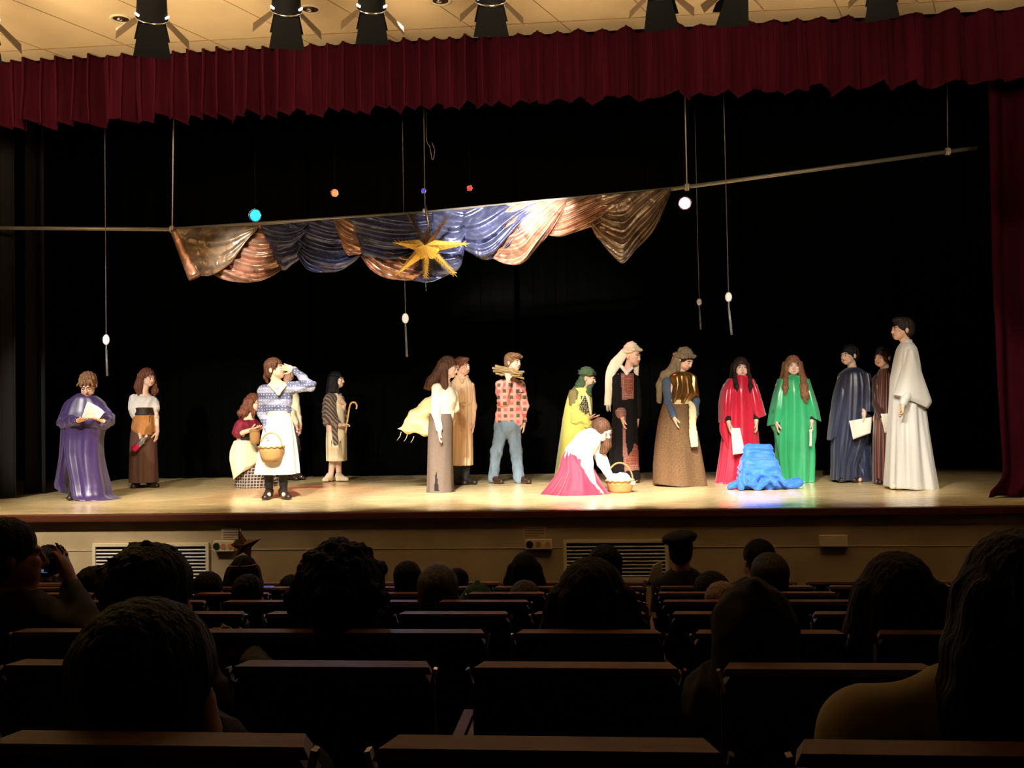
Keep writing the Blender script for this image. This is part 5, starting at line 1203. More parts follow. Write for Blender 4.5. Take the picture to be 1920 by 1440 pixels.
# 12 tall black embroidered robe ------------------------------------------
P = Person((1168, 905), 'tall figure in a black robe with red embroidery and a long cream headscarf', skin='skin')
P.head(1186, 668, 52, 10, sc=1.08)
P.torso((1175, 702), (1172, 800), 30); P.S = [P.p((1155, 711), -.04), P.p((1191, 711), .06)]
for q in P.S: P.B.cap(P.N, q, .055, .052, .03)
e1, w1 = P.arm(P.S[0], (1157, 752, -.10), (1167, 783, -.2), (.15, -.1, -1), (1, 0, 0), 1, .9); e2, w2 = P.arm(P.S[1], (1195, 752, .04), (1195, 784, -.02), (0, -.1, -1), (-1, 0, 0), -1, .7)
P.leg((1162, 812), (1160, 862), (1156, 900), (1148, 906, -.1)); P.leg((1180, 812), (1182, 862), (1184, 900), (1192, 906, -.1))
P.done()
P.wear('turban', [('e', P.L(0, .03, .098), (.098, .105, .075), P.hR), ('c', P.L(-.07, -.05, .085), P.L(.07, -.05, .085), .03, .032, .02), ('c', P.L(-.088, -.02, .07), P.L(-.08, .09, .04), .034, .034, .02), ('c', P.L(.088, -.02, .07), P.L(.085, .09, .05), .034, .034, .02), ('c', P.L(-.05, .11, .05), P.L(.06, .115, .05), .034, .034, .02), ('e', P.L(-.02, .02, .15), (.05, .05, .03), P.hR)], 'turban_cream', amp=.009, fr=(14, 14, 75), seed=12)
P.gown('robe', [(696, 1166, 1186, .18), (704, 1155, 1193, .24), (725, 1151, 1194, .30), (752, 1150, 1194, .32), (790, 1147, 1196, .34), (840, 1142, 1198, .38), (897, 1138, 1201, .44)], 'black_robe', 8, .014, 3, top=.15)
ro = [o for o in P.root.children if o.name.startswith('robe')][0]
P.wear('sleeve', [seg(P.S[0], e1, .066, .062), seg(e1, lerp(e1, w1, .7), .062, .068)], 'black_robe', amp=.005); P.wear('sleeve', [seg(P.S[1], e2, .062, .055), seg(e2, lerp(e2, w2, .85), .055, .058)], 'black_robe', amp=.005)
P.wear('collar', [seg(P.p((1166, 688), -.04), P.p((1175, 700), -.15), .024, .018), seg(P.p((1175, 700), -.15), P.p((1185, 690), -.1), .018, .02)], 'white', amp=0)
decal('chest_embroidery', ro, [(1163, 700), (1190, 700), (1189, 748), (1166, 751)], 'embroid_pale', P.root, .008, 1.5)
decal('chest_embroidery_centre', ro, [(1170, 700), (1186, 700), (1188, 724), (1184, 738), (1178, 742), (1169, 730)], 'embroid', P.root, .013, 1.5)
decal('embroidered_strip', ro, [(1167, 768), (1174, 768), (1175, 830), (1180, 862), (1180, 884), (1170, 884), (1166, 840)], 'embroid_pale', P.root, .008, 1.5)
decal('hem_embroidery', ro, [(1174, 858), (1184, 845), (1190, 828), (1197, 835), (1200, 882), (1172, 885)], 'embroid', P.root, .010, 1.5)
decal('hem_band', ro, [(1169, 874), (1200, 868), (1201, 882), (1170, 885)], 'embroid_pale', P.root, .014, 1.5)
P.wear('cuff', [seg(lerp(e1, w1, .62), lerp(e1, w1, .76), .068, .07)], 'embroid_pale', amp=.002)
v, f = sweep(cr([P.L(-.07, .06, .05), P.p((1158, 678), -.02), P.p((1145, 700), -.06), P.p((1142, 730), -.08), P.p((1140, 760), -.08)], 40), [.05, .075, .06, .05, .045], 16, .4); V = np.array(v)
newmesh('scarf_tail', V+wrinkle(.006, (30, 30, 8), 3)(V)[:, None]*np.array((1, -1, 0)), f, M['turban_cream'], P.root)
v, f = sweep(cr([P.L(.07, .0, .05), P.p((1193, 690), .06), P.p((1192, 715), .06), P.p((1190, 738), .02)], 30), [.02, .035, .03, .012], 12, .5); newmesh('scarf_tail', v, f, M['turban_cream'], P.root)
fr = [sweep([P.p((1137+2.2*i, 758), -.09), P.p((1137.5+2.4*i, 770+2*(i % 2)), -.09)], [.006, .003], 5) for i in range(4)]; newmesh('fringe', *merge(fr), M['turban_cream'], P.root)
P.shoe((1154, 903), (1141, 910, -.12)); P.shoe((1184, 903), (1194, 909, -.12))

# 13 burlap skirt and lame tunic ------------------------------------------
P = Person((1274, 910), 'figure in a shining bronze tunic, slate blue sleeves and wide burlap skirt', skin='skin')
P.head(1284, 676, 46, 26, sc=1.05)
P.torso((1275, 708), (1272, 785), 25); P.S = [P.p((1252, 716), -.02), P.p((1297, 714), .04)]
for q in P.S: P.B.cap(P.N, q, .055, .052, .03)
e1, w1 = P.arm(P.S[0], (1254, 755, -.06), (1264, 781, -.22), (.25, -.2, -1), (1, 0, 0), 1, .7); e2, w2 = P.arm(P.S[1], (1303, 752, .02), (1304, 778, -.10), (-.15, -.2, -1), (-1, 0, 0), -1, .8)
P.leg((1262, 798), (1262, 855), (1260, 900), (1256, 906, -.1)); P.leg((1284, 798), (1286, 855), (1288, 900), (1292, 906, -.1))
P.done(); P.cap_hair('hair_dark', seed=13)
P.wear('turban', [('e', P.L(0, .03, .088), (.096, .102, .07), P.hR), ('c', P.L(-.07, -.052, .075), P.L(.07, -.052, .075), .03, .03, .02), ('c', P.L(-.088, -.02, .06), P.L(-.085, .09, .03), .034, .036, .02), ('c', P.L(.088, -.02, .06), P.L(.085, .09, .03), .032, .034, .02), ('c', P.L(-.05, .11, .03), P.L(.05, .11, .03), .034, .034, .02)], 'turban_brown', amp=.008, fr=(40, 40, 60), seed=13)
P.wear('head_drape', [seg(P.L(-.05, .07, -.0), P.p((1264, 694), -.02), .065, .075), seg(P.p((1264, 694), -.02), P.p((1246, 704), -.02), .075, .06), seg(P.p((1246, 704), .02), P.p((1237, 722), .06), .055, .045), seg(P.p((1237, 722), .06), P.p((1236, 752), .06), .045, .035)], 'turban_brown', amp=.008, fr=(26, 26, 14), seed=3)
P.wear('blue_sleeve', [seg(P.S[0], e1, .074, .058), seg(e1, lerp(e1, w1, .95), .058, .042)], 'blue_sleeve', amp=.004); P.wear('blue_sleeve', [seg(P.S[1], e2, .068, .056), seg(e2, lerp(e2, w2, .95), .056, .042)], 'blue_sleeve', amp=.004)
P.gown('tunic', [(698, 1262, 1292, .20, -.02), (704, 1254, 1302, .27, -.02), (722, 1258, 1303, .32, -.02), (738, 1256, 1305, .33, -.02), (748, 1256, 1298, .31, -.02), (756, 1256, 1294, .27, -.01)], 'bronze', 9, .026, 7, top=.45, nr=44)
P.wear('shoulder_flap', [seg(P.p((1299, 712), .0), P.p((1304, 738), -.04), .05, .055)], 'bronze', amp=.012)
P.gown('skirt', [(752, 1244, 1298, .27), (765, 1240, 1300, .32), (790, 1234, 1304, .40), (830, 1229, 1312, .48), (870, 1226, 1319, .54), ((906, 912), 1226, 1326, .58)], 'burlap', 5, .030, 21, top=.25, drift=.3, na=180)
P.gown('sash', [(750, 1252, 1297, .31), (758, 1251, 1297, .31)], 'sash', 7, .006, 3, nr=8)
v, f = sweep(cr([P.p((1293, 752), -.19), P.p((1299, 765), -.22), P.p((1299, 795), -.25), P.p((1301, 820), -.27), P.p((1303, 838), -.28)], 30), [.022, .045, .04, .05, .042], 14, .3); V = np.array(v)
newmesh('hanging_sash_end', V+wrinkle(.006, (40, 40, 30), 5)(V)[:, None]*np.array((1, -1, .4)), f, M['sash'], P.root)
P.shoe((1264, 906), (1258, 911, -.2)); P.shoe((1290, 906), (1293, 911, -.18))

# 14 red robe --------------------------------------------------------------
def robed(foot, label, mat_, headp, hair, hx, neck, rows, wl, wr_, hands, seed, skin='skin_pale', yaw=0, hsc=1.05, nf=10, amp=.034, body_yaw=0, shx=.165, brow='hair_dark', smile=0):
    P = Person(foot, label, skin=skin); P.head(*headp, sc=hsc); P.torso(neck, (neck[0], neck[1]+82), body_yaw); P.sh(shx)
    q = []
    for S_, (el, w_, d, n, sd, cu) in zip(P.S, hands): q.append((S_, *P.arm(S_, el, w_, d, n, sd, cu)))
    x = neck[0]; y = foot[1]
    for s_ in (-1, 1): P.leg((x+s_*9, neck[1]+92), (x+s_*9, y-52), (x+s_*10, y-10), (x+s_*11, y-3, -.1))
    P.done(smile, brow)
    if hair: P.cap_hair(hair, seed=seed, extra=hx, wave=.004)
    P.gown('robe', rows, mat_, nf, amp, seed, top=.22, drift=.5, na=200)
    for k, (a, w_) in enumerate(((0, wl), (1, wr_))):
        if w_: P.gown('sleeve', w_, mat_, 6, .016, seed+k+3, nr=46, na=110, top=.25)
        S_, e, wv = q[k]
        P.wear('undersleeve', [seg(e, lerp(e, wv, .9), .05, .036)], 'black_cloth', amp=0)
    return P
def hx14(H, L, s, Rm):
    for x, y in ((-.07, -.0), (-.085, .04), (-.05, .08), (0, .09), (.05, .08), (.085, .04), (.07, -.0)):
        H.chain([L(x, y, .03), L(x*1.1, y+.0, -.08), L(x*1.3, y-.01, -.16), L(x*1.15, y-.05, -.24)], [.03*s, .032*s, .034*s, .016*s], .02)
    for q in (-1, 1): H.chain([L(q*.075, -.02, -.04), L(q*.085, -.08, -.14), L(q*.08, -.13, -.22), L(q*.07, -.145, -.29)], [.026*s, .032*s, .03*s, .010*s], .02)
P = robed((1389, 905), 'woman with long dark hair in a glossy red satin robe holding a sheet of paper', 'red', (1389, 690, 4, 2), 'hair_dark', hx14, (1388, 719),
    [(704, 1378, 1399, .17, -.02), (711, 1369, 1408, .24), (730, 1362, 1412, .32), (760, 1361, 1414, .34), (800, 1358, 1418, .36), (850, 1353, 1422, .42), ((908, 906), 1344, 1426, .50)],
    [(711, 1364, 1376, .20), (730, 1353, 1376, .30), (755, 1348, 1376, .34), (775, 1348, 1374, .34), ((793, 784), 1348, 1373, .32)],
    [(711, 1402, 1413, .20), (730, 1400, 1422, .28), (755, 1402, 1430, .32), (772, 1406, 1434, .32), ((786, 778), 1413, 1436, .28)],
    [((1362, 768, -.04), (1366, 791, -.2), (.1, -.1, -1), (1, 0, 0), 1, .8), ((1418, 765, -.02), (1418, 788, -.14), (0, -.1, -1), (-1, 0, 0), -1, .8)], 31)
paper4('white paper sheet held by the woman in red', [(1371, 803), (1388, 802), (1397, 849), (1374, 853)], P.Y, (-.34, -.30, -.32, -.36), .015, 2)
P.gown('robe_fold', [(788, 1349, 1363, .2, -.04), (808, 1349, 1366, .2, -.04), (830, 1357, 1368, .18, -.04), (852, 1362, 1368, .12, -.06)], 'red', 4, .014, 4, nr=30, na=60)

# 15 green robe ------------------------------------------------------------
def hx15(H, L, s, Rm):
    for i, (x, y) in enumerate(((-.07, -.0), (-.09, .04), (-.05, .08), (0, .09), (.05, .08), (.09, .04), (.075, -.0))):
        H.chain([L(x, y, .03), L(x*1.15, y+.0, -.08), L(x*1.4, y-.01, -.16), L(x*1.3, y-.06, -.26)], [.03*s, .034*s, .036*s, .02*s], .02)
    H.chain([L(.08, -.02, -.06), L(.095, -.09, -.16), L(.10, -.15, -.25), L(.105, -.175, -.34), L(.11, -.17, -.42)], [.034*s, .042*s, .05*s, .048*s, .02*s], .02)
    H.chain([L(-.08, -.02, -.06), L(-.10, -.09, -.16), L(-.115, -.14, -.25), L(-.12, -.15, -.33)], [.03*s, .038*s, .038*s, .014*s], .02)
P = robed((1488, 903), 'woman with very long wavy light brown hair in a glossy green satin robe', 'green', (1487, 687, -3, 2), 'hair_light', hx15, (1487, 717),
    [(705, 1476, 1500, .18, -.02), (711, 1462, 1512, .25), (730, 1459, 1516, .32), (760, 1458, 1519, .35), (800, 1456, 1524, .38), (850, 1455, 1526, .43), (904, 1461, 1522, .50)],
    [(711, 1458, 1472, .20), (735, 1451, 1472, .28), (765, 1445, 1472, .32), ((798, 788), 1440, 1470, .30)],
    [(711, 1502, 1517, .20), (735, 1504, 1524, .28), (765, 1508, 1532, .32), ((782, 790), 1514, 1537, .30)],
    [((1455, 766, -.03), (1456, 790, -.12), (.05, -.1, -1), (1, 0, 0), 1, .8), ((1522, 766, -.02), (1522, 788, -.12), (0, -.1, -1), (-1, 0, 0), -1, .8)], 41)
P.gown('robe_fold', [(786, 1514, 1530, .2, -.02), (820, 1516, 1530, .2, -.02), (845, 1514, 1524, .18, -.04), (870, 1508, 1516, .12, -.06)], 'green', 4, .014, 4, nr=30, na=60)
P.gown('robe_fold', [(794, 1442, 1456, .18, -.0), (810, 1450, 1460, .16, -.0), (850, 1457, 1463, .14, -.03)], 'green', 4, .012, 4, nr=30, na=60)
paper4('narrow white folded paper held by the woman in green', [(1517, 806), (1522, 804), (1522, 836), (1518, 838)], P.Y, (-.24, -.22, -.24, -.26), .006, 3)

# 16 navy robe -------------------------------------------------------------
P = Person((1600, 903), 'woman with tied back dark hair in a dark navy satin robe over wide dark trousers', skin='skin_pale')
P.head(1592, 667, -56, 2, sc=1.05); P.torso((1600, 700), (1602, 785), -35); P.S = [P.p((1578, 710), .04), P.p((1624, 710), -.04)]
for q in P.S: P.B.cap(P.N, q, .055, .052, .03)
e1, w1 = P.arm(P.S[1], (1623, 752, -.06), (1620, 776, -.22), (-.05, -.1, -1), (-1, 0, 0), -1, .7); e2, w2 = P.arm(P.S[0], (1572, 755, .02), (1576, 790, -.05), (0, -.1, -1), (1, 0, 0), 1, .7)
P.leg((1588, 800), (1586, 850), (1584, 893), (1578, 900, -.12)); P.leg((1612, 800), (1614, 850), (1616, 893), (1612, 900, -.12))
P.done(); P.cap_hair('hair_black', seed=16, extra=lambda H, L, s, Rm: H.ell(L(0, .13, .01), np.array((.04, .04, .045))*s, Rm, .02))
P.gown('robe', [(690, 1588, 1610, .20), (697, 1578, 1622, .27), (720, 1571, 1632, .33), (755, 1566, 1636, .36), (790, 1562, 1636, .38), (835, 1560, 1620, .40), (870, 1560, 1606, .40), (899, 1559, 1604, .42)], 'navy', 12, .024, 51, na=190, top=.25)
P.gown('sleeve', [(700, 1574, 1586, .2, .02), (740, 1563, 1590, .3, .02), (780, 1557, 1584, .3, .02), ((826, 812), 1552, 1572, .26, .02)], 'navy', 5, .014, 5, nr=40, na=80)
P.gown('sleeve', [(700, 1614, 1630, .22, -.06), (730, 1612, 1637, .30, -.06), (755, 1611, 1638, .32, -.06), (772, 1612, 1637, .30, -.08)], 'navy', 5, .014, 8, nr=40, na=80)
P.wear('trouser_leg', [seg(P.p((1614, 815)), P.p((1618, 893)), .11, .12)], 'navy', amp=.008, fr=(30, 30, 8)); P.wear('trouser_leg', [seg(P.p((1588, 815)), P.p((1586, 892)), .10, .09)], 'navy', amp=.006)
P.shoe((1584, 900), (1578, 905, -.18)); P.shoe((1606, 900), (1602, 905, -.18))
paper4('white paper sheet held by the woman in navy', [(1592, 789), (1634, 782), (1633, 812), (1600, 824)], P.Y, (-.32, -.28, -.30, -.34), .02, 4)

# 17 brown striped robe ----------------------------------------------------
P = Person((1658, 907), 'smiling woman in a brown striped satin robe partly hidden behind the tall boy in white', skin='skin')
P.head(1655, 671, -48, 2, sc=1.05); P.torso((1661, 705), (1662, 790), -30); P.S = [P.p((1646, 713), .04), P.p((1684, 713), -.04)]
for q in P.S: P.B.cap(P.N, q, .055, .052, .03)
e1, w1 = P.arm(P.S[0], (1646, 756, .0), (1655, 784, -.16), (.2, -.1, -1), (1, 0, 0), 1, .7); e2, w2 = P.arm(P.S[1], (1686, 756, .0), (1682, 784, -.1), (0, -.1, -1), (-1, 0, 0), -1, .7)
P.leg((1652, 805), (1652, 850), (1652, 897), (1646, 903, -.1)); P.leg((1672, 805), (1672, 850), (1672, 897), (1668, 903, -.1))
P.done(.006); P.cap_hair('hair_dark', seed=17, extra=lambda H, L, s, Rm: H.ell(L(0, .12, -.01), np.array((.035, .035, .04))*s, Rm, .02))
P.gown('robe', [(692, 1650, 1674, .20), (700, 1646, 1684, .27), (725, 1643, 1690, .32), (760, 1641, 1692, .35), (810, 1638, 1696, .40), (908, 1638, 1690, .46)], 'brown_stripe', 13, .022, 61, na=190, top=.25)
for S_, e, wv in ((P.S[0], e1, w1), (P.S[1], e2, w2)): P.wear('sleeve', [seg(S_, e, .07, .065), seg(e, lerp(e, wv, .85), .065, .055)], 'brown_stripe', amp=.007)
P.shoe((1652, 902), (1650, 909, -.16)); P.shoe((1668, 902), (1667, 909, -.16))
paper4('white paper held low in front of the woman in the brown striped robe', [(1652, 776), (1672, 775), (1670, 811), (1659, 812)], P.Y, (-.30, -.28, -.30, -.32), .01, 5)

# 18 tall boy in white -----------------------------------------------------
P = Person((1705, 916), 'tall boy in a long white robe with wide sleeves, profile turned left', skin='skin')
P.head(1691, 619, -76, -2, sc=1.1); P.torso((1700, 656), (1702, 765), -60); P.S = [P.p((1711, 669), -.10), P.p((1690, 670), .14)]
for q in P.S: P.B.cap(P.N, q, .06, .055, .03)
e1, w1 = P.arm(P.S[0], (1712, 720, -.16), (1693, 757, -.28), (-.1, -.1, -1), (-1, .2, 0), 1, 1.1); e2, w2 = P.arm(P.S[1], (1688, 720, .14), (1680, 755, .1), (0, 0, -1), (-1, 0, 0), -1, .7)
P.leg((1694, 785), (1692, 850), (1690, 902), (1678, 911, -.08)); P.leg((1708, 785), (1708, 850), (1708, 902), (1696, 912, -.1))
P.done(); P.cap_hair('hair_dark', seed=18, extra=lambda H, L, s, Rm: H.ell(L(0, -.045, .1), np.array((.06, .05, .032))*s, Rm, .02))
P.gown('collar', [(637, 1692, 1709, .12), (646, 1687, 1712, .15), (652, 1684, 1716, .2)], 'white_robe', 5, .004, 3, nr=16, cap=False)
P.gown('robe', [(644, 1688, 1712, .18), (652, 1683, 1717, .26), (675, 1677, 1722, .34), (710, 1671, 1727, .38), (750, 1669, 1732, .40), (800, 1666, 1738, .44), (860, 1663, 1747, .50), ((912, 918), 1660, 1757, .56)], 'white_robe', 10, .026, 71, na=200, top=.12)
P.gown('sleeve', [(656, 1699, 1712, .16, -.10), (680, 1693, 1720, .18, -.13), (710, 1686, 1730, .19, -.15), (735, 1680, 1739, .20, -.17), ((741, 755), 1678, 1745, .18, -.18), ((745, 766), 1688, 1738, .14, -.18)], 'white_robe', 5, .012, 75, nr=50, na=110, top=.2)
P.gown('sleeve_tail', [(750, 1700, 1738, .14, -.14), (768, 1716, 1732, .12, -.12), (785, 1720, 1727, .08, -.1)], 'white_robe', 4, .008, 5, nr=24, na=60)
P.wear('cuff', [seg(lerp(e1, w1, .55), lerp(e1, w1, .95), .055, .046)], 'white_robe', amp=.004)
P.shoe((1688, 912), (1675, 916, -.14), 'shoe_cream'); P.shoe((1702, 912), (1686, 918, -.2), 'shoe_cream')

# blue cloth over a low seat ----------------------------------------------
Yb = W(1425, 916, Z=0)[1]; q = lambda x, y, dy=0: W(x, y, Y=Yb+dy)
S = SDF(); c = q(1422, 848, .05); S.box(c, (.165, .07, .10), .06, None, .04); S.cap(q(1404, 845, .05), q(1400, 868, 0), .06, .07, .04); S.cap(q(1440, 845, .05), q(1447, 870, 0), .06, .07, .04)
c = q(1423, 871, -.04); S.box(c, (.21, .16, .075), .06, None, .04); S.box(q(1423, 895, -.02), (.23, .19, .13), .06, None, .05)
gR = np.random.RandomState(3)
for i in range(13):
    x = 1370+i*9.4+gR.uniform(-3, 3); a = q(x, 912, gR.uniform(-.22, .1)); a[2] = .03+.02*gR.rand(); b = a+np.array((gR.uniform(.06, .2), gR.uniform(-.08, .08), gR.uniform(-.01, .05))); S.cap(a, b, .035+.02*gR.rand(), .03+.02*gR.rand(), .015)
for i in range(9):
    a = q(1386+i*9, 893+gR.uniform(-6, 8), -.2); b = a+np.array((gR.uniform(-.15, .15), -.08, -.1)); S.cap(a, b, .04, .035, .012)
S.cap(q(1368, 912, -.1), q(1385, 905, -.1), .035, .05, .03); S.cap(q(1494, 915, -.05), q(1455, 904, -.03), .02, .07, .04); S.cap(q(1488, 914, -.12), q(1440, 908, -.15), .02, .05, .03)
S.box(q(1425, 940, 0)*np.array((1, 1, 0))+np.array((0, 0, -.25)), (1.4, 1, .252), .001, None, .001, True)
tag(S.mesh('draped_blue_cloth', M['blue_cloth'], None, .008, wrinkle(.011, (12, 12, 20), 5), 2, origin=np.array((q(1425, 916)[0], Yb, 0))), 'bright blue cloth draped over a low seat and pooled on the stage floor', 'cloth')
# ================================================================ the auditorium
def rowY(k): return -9.3+1.35+.9*k
def rowZ(k): return .935-.457-.125*k          # height of the backrest tops
def floorZ(Y): return ZF+.02-sl*Y
def make_seat():
    r = thing('theatre_seat', 'seat', 'seat', (0, 0, 0))
    # backrest shell: rounded upper corners, slightly curved and leaning back
    w_, H0, H1 = .235, .36, .845; n = 14; V = []
    for yy, ins_ in ((-.028, 0.0), (.028, .004)):
        for i in range(n+1):
            t = i/n; z = H0+(H1-H0-.012)*t; ww = w_-(.022*max(0, (t-.93)/.07)**2)
            for j in range(9):
                u = j/4-1; V.append((u*(ww-ins_), yy-.045*t+.012*u*u, z))
    m_ = (n+1)*9; F = []
    for s_ in (0, 1):
        for i in range(n):
            for j in range(8):
                q = [s_*m_+i*9+j, s_*m_+i*9+j+1, s_*m_+(i+1)*9+j+1, s_*m_+(i+1)*9+j]; F.append(q if s_ == 0 else q[::-1])
    for i in range(n):
        F.append([i*9, (i+1)*9, m_+(i+1)*9, m_+i*9]); F.append([i*9+8, m_+i*9+8, m_+(i+1)*9+8, (i+1)*9+8])
    for j in range(8): F.append([n*9+j, n*9+j+1, m_+n*9+j+1, m_+n*9+j]); F.append([j, m_+j, m_+j+1, j+1])
    newmesh('backrest', V, F, M['seat_back'], r, smooth=False)
    # lacquered top rail, narrower at its front
    bmv = [(-.237, -.078, H1-.012), (.237, -.078, H1-.012), (.222, -.012, H1-.012), (-.222, -.012, H1-.012), (-.228, -.074, H1+.004), (.228, -.074, H1+.004), (.212, -.016, H1+.004), (-.212, -.016, H1+.004)]
    newmesh('top_rail', bmv, [[3, 2, 1, 0], [4, 5, 6, 7], [0, 1, 5, 4], [1, 2, 6, 5], [2, 3, 7, 6], [3, 0, 4, 7]], M['seat_rail'], r, smooth=False)
    for s_ in (-1, 1): newmesh('corner_trim', *boxvf((s_*.237-.004, -.08, H1-.05), (s_*.237+.004, -.06, H1+.002), roty(R(s_*14))), M['chrome'], r, smooth=False)
    v, f = boxvf((-.22, .02, .38), (.22, .44, .45)); o = newmesh('seat_cushion', v, f, M['seat_cloth'], r, smooth=False); b_ = o.modifiers.new('bevel', 'BEVEL'); b_.width = .02; b_.segments = 3
    for s_ in (-1, 1):
        newmesh('side_frame', *merge([boxvf((s_*.262-.012, -.02, .012), (s_*.262+.012, .06, .60)), boxvf((s_*.262-.012, -.04, 0), (s_*.262+.012, .20, .03))]), M['black_metal'], r, smooth=False)
        v, f = boxvf((s_*.262-.014, -.02, .60), (s_*.262+.014, .34, .63)); newmesh('armrest', v, f, M['seat_rail'], r, smooth=False)
    return r
anch = [(650, 1400), (850, 1245), (940, 1190), (978, 1150), (1222, 1127), (1217, 1113), (1222, 1101), (1222, 1096)]
ordn = ['first', 'second', 'third', 'fourth', 'fifth', 'sixth', 'seventh', 'eighth', 'ninth', 'tenth', 'eleventh', 'twelfth', 'thirteenth', 'fourteenth', 'fifteenth', 'sixteenth']
rown = ['nearest', 'second', 'third', 'fourth', 'fifth', 'sixth', 'seventh', 'farthest']
def pix(p):
    d = np.array(p, float)-CAM; z = d@fw; return 960+FPX*(d@rt)/z, 720-FPX*(d@up)/z
seat0 = make_seat(); used = False; proto_kids = list(seat0.children)
for k in range(8):
    Y = rowY(k); x0 = W(*anch[k], Y=Y)[0]; z = rowZ(k)-.845; cnt = 0
    xs = [x0+.56*(i+.5) for i in range(-22, 23)]
    xs = [x for x in xs if -110 < pix((x, Y, rowZ(k)))[0] < 2030 and XL+.4 < x < XR-.4]
    for x in xs:
        if not used: s_ = seat0; used = True
        else:
            s_ = seat0.copy(); COL.objects.link(s_)
            for ch in proto_kids:
                c_ = ch.copy(); c_.parent = s_; COL.objects.link(c_)
        s_.location = (x, Y+.045, z)
        s_['label'] = 'dark seat with red brown top rail in the %s row, %s from the left' % (rown[k], ordn[cnt]); s_['group'] = 'seats of the auditorium rows'; cnt += 1
# stepped tiers under the rows
for k in range(8):
    Y = rowY(k); zt = rowZ(k)-.845; lo_ = floorZ(Y+.5)-.3
    struct(box('trim_5', (XL, Y-.42, lo_), (XR, Y+.48, zt-.0005), M['carpet']))

